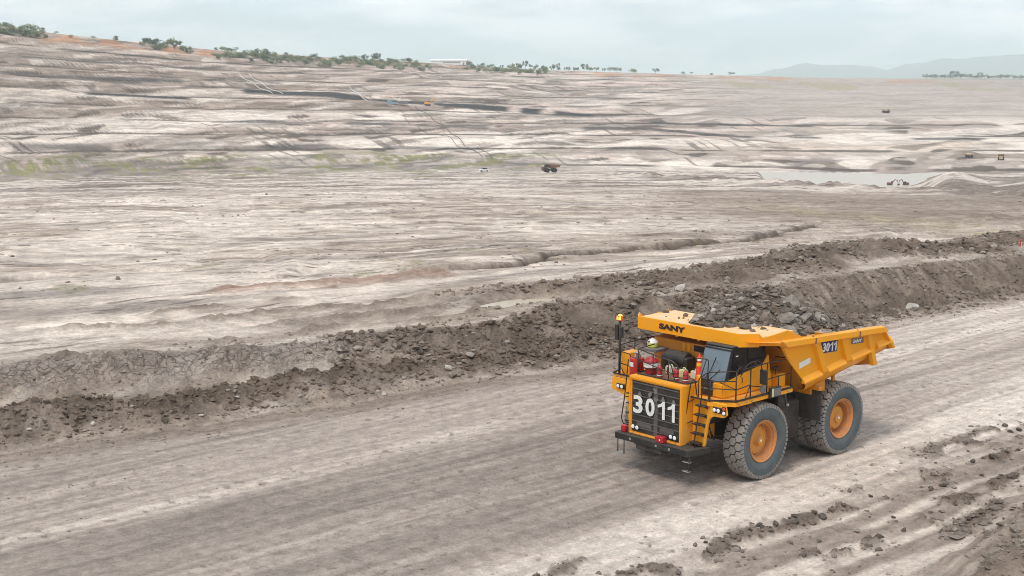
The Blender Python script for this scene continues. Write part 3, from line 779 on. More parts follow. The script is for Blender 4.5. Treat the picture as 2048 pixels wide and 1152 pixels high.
# ---- wheels
def tyre_meshes():
    W = .39
    t = MB().lathe([(-.26, .74), (-.33, .80), (-.385, .95), (-.40, 1.08), (-.392, 1.20), (-.375, 1.27), (-.35, 1.292), (0, 1.305), (.35, 1.292), (.375, 1.27),
                    (.392, 1.20), (.398, 1.16), (.400, 1.145), (.404, 1.13), (.40, 1.08), (.393, 1.04), (.397, 1.03), (.385, .95), (.36, .86), (.33, .80), (.285, .735)], n=60, caps=False)
    carc = t.mesh('wheel', M['rubber'])
    carc.materials.append(M['groove'])
    # groove base: faces near the tread take the dark groove material
    for p in carc.polygons:
        c = p.center; rr = math.hypot(c.x, c.z)
        if rr > 1.255: p.material_index = 1
    g = MB(); n = 27; R0 = 1.285; R1 = 1.352; pit = 2 * math.pi / n
    def P(a, y, r):
        ay = abs(y); r = r - (.012 * (ay / .39) ** 2 + (.03 if ay > .36 else 0))
        return (r * math.cos(a), y, r * math.sin(a))
    h1, h2 = .078, .162
    for j, (yc, off) in enumerate(((-.24, .5), (0, 0), (.24, .5))):
        for k in range(n):
            ac = (k + off) * pit
            out = []
            for (s_, yy) in ((-.5, -h1), (0, -h2), (.5, -h1), (.5, h1), (0, h2), (-.5, h1)):
                out.append((s_ * pit, yy))
            ring = []
            for lev, shr in ((R0, .91), (R1 - .014, .83), (R1, .77)):
                rg = []
                for s_, yy in out:
                    y = max(-W, min(W, yc + yy * shr * 1.0))
                    rg.append(P(ac + s_ * shr * .99, y, lev))
                ring.append(rg)
            vs = ring[0] + ring[1] + ring[2]
            fs = [(12, 13, 14, 15, 16, 17)]
            for a in (0, 6):
                for q in range(6):
                    fs.append((a + q, a + (q + 1) % 6, a + 6 + (q + 1) % 6, a + 6 + q))
            g.add(vs, fs)
    for sgn in (-1, 1):                       # shoulder lugs
        for k in range(n):
            for off, w_ in ((0, .36), (.5, .36)):
                ac = (k + off) * pit; da = pit * .5 * .78 * .5
                q = []
                for (a, r) in ((ac - da, 1.195), (ac + da, 1.195), (ac + da, 1.318), (ac - da, 1.318)):
                    q.append((a, r))
                ins = [(r_ * math.cos(a), sgn * (.376 if r_ < 1.25 else .345), r_ * math.sin(a)) for a, r_ in q]
                ou = [(r_ * math.cos(ac + (a - ac) * .85), sgn * (.409 if r_ < 1.25 else .392), r_ * math.sin(ac + (a - ac) * .85)) for a, r_ in q]
                g.hexa(ins, ou)
    tread = g.mesh('tread', M['tread'])
    return carc, tread
CARC, TREAD = tyre_meshes()
def rim_mesh(rear):
    m = MB()
    m.lathe([(.27, .735), (.30, .755), (.335, .748), (.34, .725), (.30, .70), (.29, .665), (.20, .64), (.19, .60), (.02 if not rear else -.12, .575), (.0 if not rear else -.14, .54)], n=44, caps=False)
    rim = m.mesh('rim', M['rimpaint'])
    h = MB()
    if not rear:
        h.lathe([(-.05, .56), (-.02, .54), (.05, .50), (.07, .36), (.06, .24), (.10, .20), (.16, .17), (.20, .165), (.215, .15), (.215, .09)], n=32)
    else:
        h.lathe([(-.16, .56), (-.14, .54), (-.10, .46), (.06, .43), (.10, .40), (.12, .22), (.15, .19), (.19, .18), (.195, .10)], n=32)
    hub = h.mesh('hub', M['hubpaint'])
    b = MB()
    nb = 24 if rear else 20
    for k in range(nb):
        a = 2 * math.pi * k / nb
        rr = .432 if rear else .46; y0, y1 = ((.02, .085) if rear else (.03, .09))
        b.lathe([(y0, .026), (y1, .026), (y1, .012)], n=6, center=(rr * math.cos(a), 0, rr * math.sin(a)), smooth=False)
    bolts = b.mesh('wheel_nuts', M['hubpaint'])
    c = MB().lathe([(.19, .05), (.222, .048), (.226, .02)], n=12); cap = c.mesh('hub_cap', M['white'])
    return rim, hub, bolts, cap
RIMF, RIMR = rim_mesh(False), rim_mesh(True)
def wheel(x, y, flip, rear, spin, inner=False):
    w = bpy.data.objects.new('wheel', CARC); link(w, truck)
    w.location = (x, y, 1.335); w.rotation_euler = (0, spin, math.pi if flip else 0)
    t = bpy.data.objects.new('tread', TREAD); link(t, w); t['kind'] = 'stuff'
    if not inner:
        for nm, me in zip(('rim', 'hub', 'wheel_nuts', 'hub_cap'), RIMR if rear else RIMF):
            o = bpy.data.objects.new(nm, me); link(o, w)
            if nm == 'wheel_nuts': o['kind'] = 'stuff'
    return w
WB = -4.64
wheel(0, 2.32, False, False, .1); wheel(0, -2.32, True, False, .3)
wheel(WB, 2.36, False, True, .2); wheel(WB, -2.36, True, True, .5)
wheel(WB, 1.45, False, True, .27, True); wheel(WB, -1.45, True, True, .4, True)

# ---- chassis and running gear
ch = MB()
for s in (-1, 1):
    ch.box(-6.6, 2.5, s * .62 - .16, s * .62 + .16, 1.35, 1.95)
ch.box(2.2, 2.55, -.78, .78, 1.2, 1.9); ch.box(-2.4, -1.9, -.8, .8, 1.3, 1.9)
ch.build('chassis_frame', M['chassis'], truck, .02)
ax = MB().lathe([(-1.95, .30), (-1.3, .34), (-.9, .45), (.9, .45), (1.3, .34), (1.95, .30)], n=20, center=(WB, 0, 1.335)); ax.build('rear_axle', M['chassis'], truck)
ax = MB().lathe([(-2.0, .22), (-1.0, .2), (1.0, .2), (2.0, .22)], n=16, center=(0, 0, 1.2)); ax.build('front_axle', M['chassis'], truck)
for s in (-1, 1):
    MB().lathe([(1.1, .17), (1.9, .17), (1.9, .22), (2.7, .22)], 'z', 16, (0.05, s * 1.55, 0)).build('suspension_strut', M['chassis'], truck)
    MB().tube([(-1.6, s * .95, 1.3), (-3.6, s * .95, 2.75)], [.13, .09], 12).build('hoist_cylinder', M['chassis'], truck)
box('fuel_tank', M['chassis'], truck, -2.9, -1.5, .95, 2.05, .95, 2.25, .06)
box('hydraulic_tank', M['chassis'], truck, -2.9, -1.5, -2.05, -.95, .95, 2.25, .06)
eng = MB().box(-.9, 2.3, -.95, .95, 1.25, 2.9); eng.build('engine', M['chassis'], truck, .05)
g = MB()
for k in range(9):
    y0 = .7 + .09 * k
    g.tube([(1.5 - .1 * (k % 3), y0, 2.4), (1.55 - .15 * (k % 2), y0 + .05 * math.sin(k), 1.9), (1.3, y0 + .1, 1.4)], .025, 6)
g.build('hydraulic_hoses', M['black'], truck)
box('wheel_arch_liner', M['chassis'], truck, -1.45, 1.95, 1.0, 1.3, 1.9, 2.92, .02)
box('side_skirt', M['chassis'], truck, -2.05, -1.52, 1.6, 2.1, .95, 2.7, .02)

# ---- hood with recessed grille
hd = MB()
bmh = bmesh.new()
hx0, hx1, hy, hz0, hz1 = .9, 2.72, 1.22, 1.36, 3.46
hd.box(hx0, hx1, -hy, hy, hz0, hz1)
me = hd.mesh('hood', M['yellow'])
bmh.from_mesh(me); bmh.faces.ensure_lookup_table()
ff = [f for f in bmh.faces if f.normal.x > .9][0]
ret = bmesh.ops.inset_region(bmh, faces=[ff], thickness=.125, depth=0)
bmesh.ops.translate(bmh, vec=(0, 0, -.03), verts=ff.verts)
ex = bmesh.ops.extrude_discrete_faces(bmh, faces=[ff])
bmesh.ops.translate(bmh, vec=(-.07, 0, 0), verts=ex['faces'][0].verts)
ed = [e for e in bmh.edges if e.calc_face_angle(0) > .5]
bmesh.ops.bevel(bmh, geom=ed, offset=.03, segments=2, affect='EDGES', clamp_overlap=True)
bmh.to_mesh(me); bmh.free()
me.polygons.foreach_set('use_smooth', [True] * len(me.polygons)); me.set_sharp_from_angle(angle=R(35))
hood = bpy.data.objects.new('hood', me); link(hood, truck)
GY0, GY1, GZ0, GZ1 = -1.085, 1.085, 1.465, 3.295
grille = box('grille', M['black'], truck, 2.648, 2.672, GY0, GY1, GZ0, GZ1, .004)
for k in range(8):
    zz = GZ0 + .16 + k * (GZ1 - GZ0 - .22) / 7
    box('slat', M['grillegrey'], grille, 2.672, 2.700, GY0 + .01, GY1 - .01, zz - .016, zz + .016, .004)
box('grille_post', M['grillegrey'], grille, 2.668, 2.686, -.06, .12, GZ0 + .02, GZ1 - .02, .004)
for (ya, yb) in ((-.86, -.16), (.22, .86)):
    box('lower_panel', M['grillegrey'], grille, 2.668, 2.684, ya, yb, 1.66, 1.84, .004)
FX = (0, 1, 0); UPZ = (0, 0, 1)          # facing forward: reading direction is truck's left
for ch_, yc, wd, zc in (('3', -.77, .44, 2.47), ('0', -.20, .42, 2.47)):
    put_text('number_digit', ch_, .64, wd, .008, M['white'], grille, (2.722, yc, zc), FX, UPZ, .030)
ONE = [(.05, -.32), (.17, -.32), (.17, .32), (.07, .32), (.0, .235), (-.15, .17), (-.15, .07), (.05, .14)]
for yc, zc in ((.31, 2.465), (.76, 2.46)):
    MB().prism([(yc + p[0], zc + p[1]) for p in ONE], 'x', 2.712, 2.731).build('number_digit', M['white'], grille)
em = MB()                                 # three-bladed emblem behind the digits
for k in range(3):
    a0 = math.pi / 2 + k * 2 * math.pi / 3
    def pol(r_, a): return (r_ * math.cos(a), r_ * math.sin(a))
    pl = [pol(.25, a0 + .10), pol(.27, a0 - .55), pol(.17, a0 - 1.05), pol(.075, a0 - .9), pol(.10, a0 - .25)]
    em.prism([(-.05 + p[0], 2.93 + p[1]) for p in pl], 'x', 2.702, 2.722)
em.build('emblem', M['grey'], grille)
for yc, zc in ((-.70, 2.84), (.38, 2.84), (.86, 2.83)):
    MB().prism([(yc - .11, zc - .07), (yc + .11, zc - .07), (yc + .02, zc + .10), (yc - .03, zc + .10)], 'x', 2.702, 2.716).build('emblem_letter', M['grey'], grille)
def lamp(parent, x, y, z, r=.068, mat='lampwhite'):
    b = MB().lathe([(x - .04, r * 1.18), (x + .01, r * 1.18), (x + .012, r)], 'x', 16, (0, y, z)).build('headlight', M['black'], parent)
    MB().lathe([(x + .008, r), (x + .022, r * .93), (x + .032, r * .5)], 'x', 16, (0, y, z)).build('lens', M[mat], b)
for y, z in ((-.98, 1.64), (-.79, 1.63), (.77, 1.62), (.95, 1.61)): lamp(truck, 2.725, y, z, .075)
bl = MB()
for k in range(7):
    for zz in (1.415, 3.375): bl.lathe([(2.72, .018), (2.735, .014)], 'x', 6, (0, -1.0 + k * .333, zz))
for k in range(6):
    for yy in (-1.155, 1.155): bl.lathe([(2.72, .018), (2.735, .014)], 'x', 6, (0, yy, 1.5 + k * .33))
o = bl.build('hood_bolts', M['steel'], truck); o['kind'] = 'stuff'
th = box('tow_block', M['dred'], truck, 2.70, 2.93, .22, .58, 1.362, 1.58, .02)
MB().lathe([(2.93, .03), (2.945, .026)], 'x', 8, (0, .45, 1.47)).build('pin', M['white'], th)
box('tow_block', M['dred'], truck, 2.62, 2.80, -1.52, -1.30, 1.362, 1.60, .02)

# ---- bumper
bp = MB().prism([(2.0, -1.72), (2.95, -1.66), (2.95, 1.72), (2.0, 1.92), (2.0, 1.3), (2.3, 1.2), (2.3, -1.2), (2.0, -1.3)], 'z', 1.13, 1.355)
bumper = bp.build('bumper', M['black'], truck, .012)
box('tow_eye', M['chassis'], truck, 2.55, 2.9, -.7, .5, .93, 1.128, .03)
def stirrup(y0, y1, zb, x):
    MB().tube(rnd_path([(x, y0, 1.15), (x, y0, zb), (x, y1, zb), (x, y1, 1.15)], .03, 2), .02, 6).build('hanging_step', M['black'], truck)
    box('step_plate', M['steel'], truck, x - .1, x + .04, y0, y1, zb - .015, zb + .015, .004)
stirrup(-1.56, -1.26, .62, 2.88); stirrup(1.45, 1.75, .93, 2.86); stirrup(1.45, 1.72, .60, 2.86)
for y in (-.9, .3, .9): box('bumper_bracket', M['steel'], truck, 2.95, 2.97, y - .04, y + .04, 1.2, 1.28, .006)

# ---- ladder panel and left fender
fp = MB().prism([(1.225, 3.0), (2.60, 3.0), (2.68, 2.62), (2.55, 2.52), (2.16, 2.50), (2.02, 2.44), (1.93, 2.33), (1.86, 2.1), (1.76, 1.357), (1.225, 1.357)], 'x', 2.02, 2.14)
fp.build('left_fender', M['yellow'], truck, .015)
for k in range(5):
    z = 1.46 + k * .335
    t_ = box('ladder_step', M['black'], truck, 2.14, 2.36, 1.27 + .055 * k, 1.70 + .055 * k, z, z + .035, .005)
    MB().prism([(2.14, z - .10), (2.14, z), (2.34, z)], 'y', 1.285 + .055 * k, 1.315 + .055 * k).build('bracket', M['black'], t_)
    MB().prism([(2.14, z - .10), (2.14, z), (2.34, z)], 'y', 1.655 + .055 * k, 1.685 + .055 * k).build('bracket', M['black'], t_)
RB_ = M['railblack']
tube('handrail', RB_, truck, rnd_path([(2.35, 1.30, 1.42), (2.47, 1.16, 1.42), (2.47, 1.16, 2.1), (2.38, 1.33, 3.62), (2.22, 1.36, 3.66), (2.1, 1.38, 3.05)], .08), .021)
tube('handrail', RB_, truck, rnd_path([(2.30, 1.60, 1.32), (2.44, 1.58, 1.36), (2.44, 1.60, 1.7), (2.36, 1.86, 3.60), (2.30, 1.93, 3.66), (2.2, 1.95, 3.60), (2.2, 1.95, 3.05)], .08), .021)
for z in (2.15, 2.9): tube('rail_stay', RB_, truck, [(2.15, 1.26, z + .03), (2.45, 1.19 + (z - 1.4) * .07, z)], .016)
cl = box('lamp_cluster', M['black'], truck, 2.14, 2.19, 2.13, 2.50, 2.66, 2.86, .01)
lamp(cl, 2.20, 2.22, 2.76, .07); lamp(cl, 2.20, 2.39, 2.76, .07)
cl2 = box('marker_lamp', M['black'], truck, 2.14, 2.18, 2.53, 2.68, 2.62, 2.92, .01)
MB().lathe([(2.18, .055), (2.205, .04)], 'x', 14, (0, 2.605, 2.845)).build('lens', M['orange'], cl2)
MB().lathe([(2.18, .066), (2.205, .05)], 'x', 14, (0, 2.605, 2.70)).build('lens', M['lampwhite'], cl2)

# right side (far from the viewer) fender, lights and ladder
fp = MB().prism([(-1.225, 3.08), (-2.62, 3.08), (-2.66, 2.62), (-2.1, 2.50), (-1.9, 2.33), (-1.76, 1.357), (-1.225, 1.357)], 'x', 1.98, 2.10)
fp.build('right_fender', M['yellow'], truck, .015)
cl = box('lamp_cluster', M['black'], truck, 2.10, 2.15, -2.36, -1.98, 2.69, 2.88, .01)
lamp(cl, 2.16, -2.26, 2.785, .07); lamp(cl, 2.16, -2.08, 2.785, .07)
tube('handrail', RB_, truck, rnd_path([(2.12, -1.45, 1.50), (2.45, -1.70, 1.52), (2.48, -1.78, 1.75), (2.42, -1.70, 2.5), (2.40, -1.62, 3.3), (2.35, -1.6, 3.9)], .08), .021)
tube('rail_stay', RB_, truck, [(2.12, -1.5, 2.55), (2.44, -1.72, 2.52)], .016)
for k in range(4): box('ladder_step', M['black'], truck, 2.10, 2.32, -1.72, -1.28, 1.55 + k * .36, 1.585 + k * .36, .005)

# ---- decks
left_deck = MB().prism([(2.22, 1.225), (2.22, 1.92), (1.60, 2.66), (-1.52, 2.66), (-1.52, 1.225)], 'z', 2.985, 3.05).build('left_deck', M['yellow'], truck, .01)
kick = MB()
def strip(m, pts, z0, z1, th):
    for a, b in zip(pts[:-1], pts[1:]):
        a = Vector((a[0], a[1], 0)); b = Vector((b[0], b[1], 0)); d = (b - a).normalized(); n_ = Vector((-d.y, d.x, 0)) * th
        m.hexa([(a.x, a.y, z0), (b.x, b.y, z0), (b.x + n_.x, b.y + n_.y, z0), (a.x + n_.x, a.y + n_.y, z0)], [(a.x, a.y, z1), (b.x, b.y, z1), (b.x + n_.x, b.y + n_.y, z1), (a.x + n_.x, a.y + n_.y, z1)])
strip(kick, [(-1.54, 2.685), (1.61, 2.685), (2.245, 1.925), (2.245, 1.23)], 3.015, 3.075, .022)
kick.build('deck_edge_trim', M['black'], truck)
sk = MB(); strip(sk, [(-1.53, 2.668), (.78, 2.668)], 2.86, 2.984, .02); strip(sk, [(.78, 2.668), (1.61, 2.668), (2.225, 1.925)], 2.84, 2.984, .02)
sk.build('deck_skirt', M['yellow'], truck)
for (x, y) in ((1.95, 2.29), (1.5, 2.69), (1.1, 2.69), (.8, 2.69), (-1.25, 2.69)):
    MB().lathe([(-.03, .03), (.03, .03)], 'y', 8, (x, y, 2.93)).build('deck_bolt', M['steel'], truck)
right_deck = MB().prism([(2.10, -1.225), (2.10, -2.55), (1.6, -2.70), (-1.5, -2.70), (-1.5, -1.225)], 'z', 3.12, 3.20).build('right_deck', M['yellow'], truck, .01)
rt_ = MB(); strip(rt_, [(2.13, -1.3), (2.13, -2.57), (1.6, -2.72)], 3.19, 3.25, -.02); rt_.build('deck_edge_trim', M['black'], truck)
hood_rail = MB().tube(rnd_path([(1.4, -1.16, 3.50), (2.42, -1.16, 3.50), (2.42, 1.16, 3.50), (1.4, 1.16, 3.50)], .12), .028, 6).build('hood_edge_bar', M['black'], truck)
box('hood_tread_plate', M['rust'], truck, 1.3, 2.36, -1.08, 1.08, 3.462, 3.472, 0)

# ---- superstructure between hood and body
cab_w = MB()
cab_w.box(-.5, .55, -2.0, 1.12, 3.06, 4.45)
cabinet = cab_w.build('control_cabinet', M['yellow2'], truck, .02)
box('vent', M['black'], cabinet, .55, .575, -.1, .95, 4.18, 4.40, .01)
box('pipe_guard', M['rust'], cabinet, .576, .62, .15, .95, 4.12, 4.17, .01)
for y in (-.55, -.32): box('louvre', M['yellow'], cabinet, .552, .575, y - .07, y + .07, 4.12, 4.42, .008)
MB().box(.60, 1.15, -1.15, .05, 3.205, 4.02).build('air_cleaner_block', M['black'], truck, .05)
ac = MB().lathe([(-1.0, .26), (-.95, .30), (-.1, .30), (-.05, .26)], 'y', 20, (.92, 0, 3.88)); ac.build('air_cleaner', M['black'], truck)
tube('hose', M['black'], truck, rnd_path([(1.2, -.9, 3.5), (1.5, -.6, 3.95), (1.5, -.2, 3.9), (1.35, .05, 3.5)], .2), .035)
tube('hose', M['black'], truck, rnd_path([(1.2, -.3, 3.5), (1.6, .0, 3.8), (1.5, .3, 3.55)], .2), .03)
MB().lathe([(1.152, .05), (1.16, .045)], 'x', 12, (0, -.15, 3.62)).build('gauge', M['white'], truck)
box('right_locker', M['yellow'], truck, 1.35, 1.92, -2.34, -1.95, 3.205, 4.02, .02)

# ---- cab
cab = MB()
lower = [(1.78, 3.051), (1.80, 3.58), (1.72, 3.66), (.62, 3.86), (-.25, 3.98), (-.72, 4.02), (-.72, 3.051)]
cb = MB().prism(lower, 'y', 1.18, 2.24).build('cab_body', M['yellow'], truck, .05, 2)
box('cab_nose_panel', M['black'], truck, 1.78, 1.835, 1.30, 1.80, 3.10, 3.66, .015)
MB().prism([(1.10, 3.06), (1.30, 3.06), (1.30, 3.60), (1.22, 3.72), (1.10, 3.72)], 'x', 1.62, 1.86).build('cab_corner_guard', M['yellow'], truck, .03)
up_ = MB().hexa([(1.70, 1.20, 3.55), (-.62, 1.20, 3.55), (-.62, 2.22, 3.55), (1.70, 2.22, 3.55)], [(1.36, 1.20, 4.74), (-.60, 1.20, 4.74), (-.60, 2.20, 4.74), (1.36, 2.20, 4.74)])
up_.build('cab_frame', M['black'], truck, .03)
ws = MB().hexa([(1.755, 1.16, 3.58), (1.755, 2.27, 3.66), (1.42, 2.27, 4.74), (1.42, 1.16, 4.72)], [(1.785, 1.16, 3.58), (1.785, 2.27, 3.66), (1.45, 2.27, 4.74), (1.45, 1.16, 4.72)])
ws.build('windscreen', M['windscreen'], truck)
MB().hexa([(1.765, 1.30, 3.30), (1.765, 1.82, 3.30), (1.755, 1.82, 3.66), (1.755, 1.30, 3.60)], [(1.842, 1.30, 3.30), (1.842, 1.82, 3.30), (1.79, 1.82, 3.66), (1.79, 1.30, 3.60)]).build('lower_window', M['windscreen'], truck)
box('visor', M['black'], truck, 1.36, 1.50, 1.16, 2.30, 4.66, 4.72, .01)
box('cab_roof', M['black'], truck, -.65, 1.42, 1.14, 2.26, 4.741, 4.80, .02)
MB().hexa([(1.45, 2.225, 3.72), (.65, 2.225, 3.88), (.60, 2.208, 4.62), (1.22, 2.208, 4.62)], [(1.45, 2.24, 3.72), (.65, 2.24, 3.88), (.60, 2.223, 4.62), (1.22, 2.223, 4.62)]).build('door_window', M['darkglass'], truck)
MB().hexa([(.5, 2.222, 3.90), (-.45, 2.222, 4.04), (-.45, 2.208, 4.62), (.5, 2.208, 4.62)], [(.5, 2.237, 3.90), (-.45, 2.237, 4.04), (-.45, 2.223, 4.62), (.5, 2.223, 4.62)]).build('rear_side_window', M['darkglass'], truck)
box('window_latch', M['white'], truck, 1.02, 1.14, 2.225, 2.24, 4.42, 4.46, 0)
dr = MB(); strip(dr, [(.95, 2.252), (-.0, 2.252)], 3.10, 3.74, .012); dr.build('cab_door', M['yellow'], truck)
tube('door_handle', M['railblack'], truck, rnd_path([(.82, 2.245, 3.68), (.82, 2.29, 3.66), (.82, 2.29, 3.50), (.82, 2.245, 3.48)], .03, 2), .012, 6)
MB().prism([(-.38, 3.06), (-.38, 4.02), (-.72, 4.25), (-.98, 3.06)], 'y', 2.0, 2.22).build('cab_rear_fin', M['yellow'], truck, .02)
box('battery_box', M['yellow'], truck, -1.42, -.98, 1.75, 2.45, 3.051, 3.52, .02)
wp = tube('wiper', M['black'], truck, [(1.80, 1.42, 3.62), (1.70, 1.62, 3.98), (1.56, 1.72, 4.40)], .012)
tube('wiper', M['black'], truck, [(1.80, 1.60, 3.60), (1.68, 2.0, 4.02)], .012)
tube('grab_rail', RB_, truck, rnd_path([(1.90, 1.17, 4.32), (1.90, 1.62, 4.36), (1.93, 1.70, 4.30), (1.96, 1.68, 3.55)], .06), .019)
tube('grab_rail', RB_, truck, [(1.90, 1.58, 4.35), (1.94, 1.38, 3.70)], .017)
tube('front_rail', RB_, truck, rnd_path([(2.18, 1.50, 3.05), (2.18, 1.50, 3.70), (2.14, 1.86, 3.98), (1.94, 2.2, 4.02), (1.60, 2.62, 4.06)], .08), .02)
tube('front_rail', RB_, truck, [(2.12, 1.86, 3.96), (2.12, 1.86, 3.72)], .018)
# left deck railing
posts = [(2.16, 1.98, 3.70), (1.60, 2.64, 4.06), (.82, 2.64, 4.08), (-.09, 2.64, 4.10), (-.75, 2.64, 3.56), (-1.48, 2.64, 4.05)]
for i, (x, y, zt_) in enumerate(posts): tube('railing_post', RB_, truck, [(x, y, 2.94), (x, y, zt_)], .024)
tube('railing_rail', RB_, truck, rnd_path([(1.60, 2.64, 4.06), (.82, 2.64, 4.08), (-.09, 2.64, 4.10), (-1.48, 2.64, 4.06), (-1.50, 2.4, 4.05), (-1.5, 1.9, 4.0)], .06), .02)
tube('railing_rail', RB_, truck, [(2.16, 1.98, 3.45), (1.60, 2.64, 3.42), (.82, 2.64, 3.48)], .018)
tube('railing_rail', RB_, truck, [(2.16, 1.98, 3.68), (1.60, 2.64, 3.72)], .018)
tube('railing_rail', RB_, truck, [(1.95, 2.22, 3.66), (1.60, 2.64, 3.43)], .015)
tube('railing_rail', RB_, truck, [(.82, 2.64, 3.44), (.1, 2.64, 3.28)], .018)
tube('railing_rail', RB_, truck, [(-.09, 2.64, 3.52), (-1.48, 2.64, 3.55)], .018)
tube('railing_brace', RB_, truck, [(.86, 2.64, 3.45), (1.15, 2.66, 2.97)], .016)
tube('mirror_arm', RB_, truck, rnd_path([(1.30, 2.64, 4.05), (1.1, 2.80, 4.30), (.72, 2.86, 4.34), (.55, 2.86, 4.20), (.50, 2.86, 3.98)], .12), .022)
mr = box('mirror', M['black'], truck, .36, .46, 2.72, 3.02, 3.46, 3.98, .03)
box('mirror_glass', M['darkglass'], mr, .352, .358, 2.75, 2.99, 3.50, 3.94, 0)
for (x, y, z) in ((1.45, 2.66, 4.16), (1.36, 2.68, 3.98), (.70, 2.72, 4.22)):
    MB().lathe([(-.045, .045), (.045, .045)], 'z', 10, (x, y, z)).build('bracket_clamp', M['railblack'], truck)
tube('bracket_loop', RB_, truck, rnd_path([(1.58, 2.66, 3.90), (1.62, 2.70, 4.14), (1.40, 2.72, 4.22), (1.28, 2.70, 4.02), (1.45, 2.68, 3.86)], .08), .016)
MB().lathe([(-.02, .15), (.0, .16), (.02, .15), (.025, .05)], 'y', 24, (.20, 2.70, 3.24)).build('round_mirror', M['grey'], truck)
tube('mirror_arm', RB_, truck, [(.2, 2.69, 3.24), (-.09, 2.64, 3.2)], .018)
sb = box('warning_sign', M['black'], truck, -.74, -.13, 2.68, 2.78, 2.86, 3.22, .012)
box('sign_face', M['grey'], sb, -.70, -.32, 2.781, 2.788, 2.90, 3.18, 0)
box('sign_stripe', M['cream'], sb, -.31, -.20, 2.781, 2.79, 2.90, 3.19, 0)
tube('antenna_bracket', RB_, truck, [(-.95, 2.35, 3.52), (-.95, 2.35, 3.72), (-.75, 2.35, 3.76)], .018)
box('small_lamp', M['black'], truck, -1.05, -.75, 2.3, 2.42, 3.74, 3.80, .01)
tube('side_stay', M['grey'], truck, [(-1.7, 2.2, 2.95), (-2.05, 2.1, 2.0)], .02)

# ---- right deck railing, beacon mast
tube('beacon_mast', M['black'], truck, [(2.06, -2.30, 3.2), (2.06, -2.30, 5.16)], .045, 8)
b_ = MB().lathe([(5.15, .07), (5.19, .085), (5.19, .13), (5.33, .13), (5.36, .10)], 'z', 4, (2.06, -2.30, 0), smooth=False).build('beacon', M['beaconred'], truck)
MB().lathe([(5.20, .10), (5.32, .10), (5.38, .07)], 'z', 10, (2.06, -2.30, 0)).build('beacon_light', M['beacon'], b_)
lm = MB().box(2.12, 2.17, -2.37, -2.23, 5.21, 5.32); lm.build('beacon_lens', M['beacon'], b_)
box('radio_box', M['black'], truck, 1.98, 2.14, -2.50, -2.34, 4.45, 5.02, .02)
box('radio_box', M['black'], truck, 2.0, 2.14, -2.26, -2.16, 4.55, 4.95, .02)
for pts in ([(2.06, -2.30, 4.28), (.6, -2.45, 4.30), (-.6, -2.45, 4.3)], [(2.06, -2.30, 4.05), (2.08, -1.78, 4.02), (2.08, -1.72, 3.9), (2.08, -1.70, 3.24)], [(2.06, -2.30, 3.62), (2.08, -1.78, 3.58)]):
    tube('railing_rail', RB_, truck, rnd_path(pts, .08), .02)
for x in (1.1, -.5): tube('railing_post', RB_, truck, [(x, -2.45, 3.2), (x, -2.45, 4.3)], .022)
tube('railing_brace', RB_, truck, [(2.06, -2.30, 3.55), (2.06, -2.05, 3.24)], .016)
# hood railing around the extinguishers
tube('railing_post', RB_, truck, [(2.36, -1.12, 3.46), (2.36, -1.12, 4.36)], .03)
tube('railing_post', RB_, truck, [(2.36, -.42, 3.46), (2.36, -.42, 4.24)], .018)
tube('railing_rail', RB_, truck, rnd_path([(1.3, -1.3, 4.36), (2.36, -1.12, 4.36), (2.36, -.42, 4.26), (2.36, .28, 4.18), (2.36, .42, 4.0), (2.36, .60, 3.46)], .1), .02)
tube('railing_rail', RB_, truck, [(2.36, -1.4, 4.02), (2.36, -.42, 3.86), (2.36, .5, 3.72)], .018)
tube('railing_post', RB_, truck, [(2.36, .30, 3.46), (2.36, .30, 4.15)], .015)

# ---- dump body
# canopy over the cab
cy = 2.32
box_c = MB()
CF = [(1.10, -cy), (1.10, cy), (.56, cy + .44), (-1.0, cy + .44), (-1.0, -cy - .44), (.56, -cy - .44)]
can = MB().prism([(1.08, -cy + .02), (1.08, cy - .02), (.55, cy + .40), (-1.4, cy + .40), (-1.4, -cy - .40), (.55, -cy - .40)], 'z', 4.94, 5.08)
canopy = can.build('canopy', M['canopy_top'], truck, .01)
pl = MB(); strip(pl, [(.56, cy + .44), (1.10, cy), (1.10, -cy), (.56, -cy - .44)], 4.76, 5.225, -.04)
pl.build('canopy_front_plate', M['yellow'], truck, .008)
MB().prism([(1.06, -cy), (1.06, cy), (.5, cy), (.5, -cy)], 'z', 4.765, 4.80).build('canopy_lip', M['yellow2'], truck)
for s in (-1, 1):
    yy0, yy1 = sorted((s * 2.71, s * 2.755))
    MB().prism([(.56, 4.80), (.56, 5.22), (.36, 5.06), (-.1, 5.07), (-1.05, 5.14), (-1.95, 4.78), (-1.95, 4.55), (-.9, 4.6)], 'y', yy0, yy1).build('canopy_side', M['yellow'], truck, .008)
    if s > 0:
        MB().hexa([(1.02, 2.50, 4.93), (.50, 2.756, 4.93), (-.55, 2.756, 4.80), (-.55, 2.756, 4.78)], [(1.02, 2.52, 4.97), (.62, 2.98, 4.95), (-.40, 2.98, 4.80), (-.55, 2.76, 4.82)]).build('side_deflector', M['yellow'], truck)
for y in (-1.5, -.5, .5, 1.5): box('canopy_rib', M['yellow2'], truck, -.9, 1.05, y - .06, y + .06, 4.70, 4.939, .01)
put_text('lettering', 'SANY', .205, 1.22, .008, M['letter'], truck, (1.112, -.665, 5.005), FX, UPZ, .05)
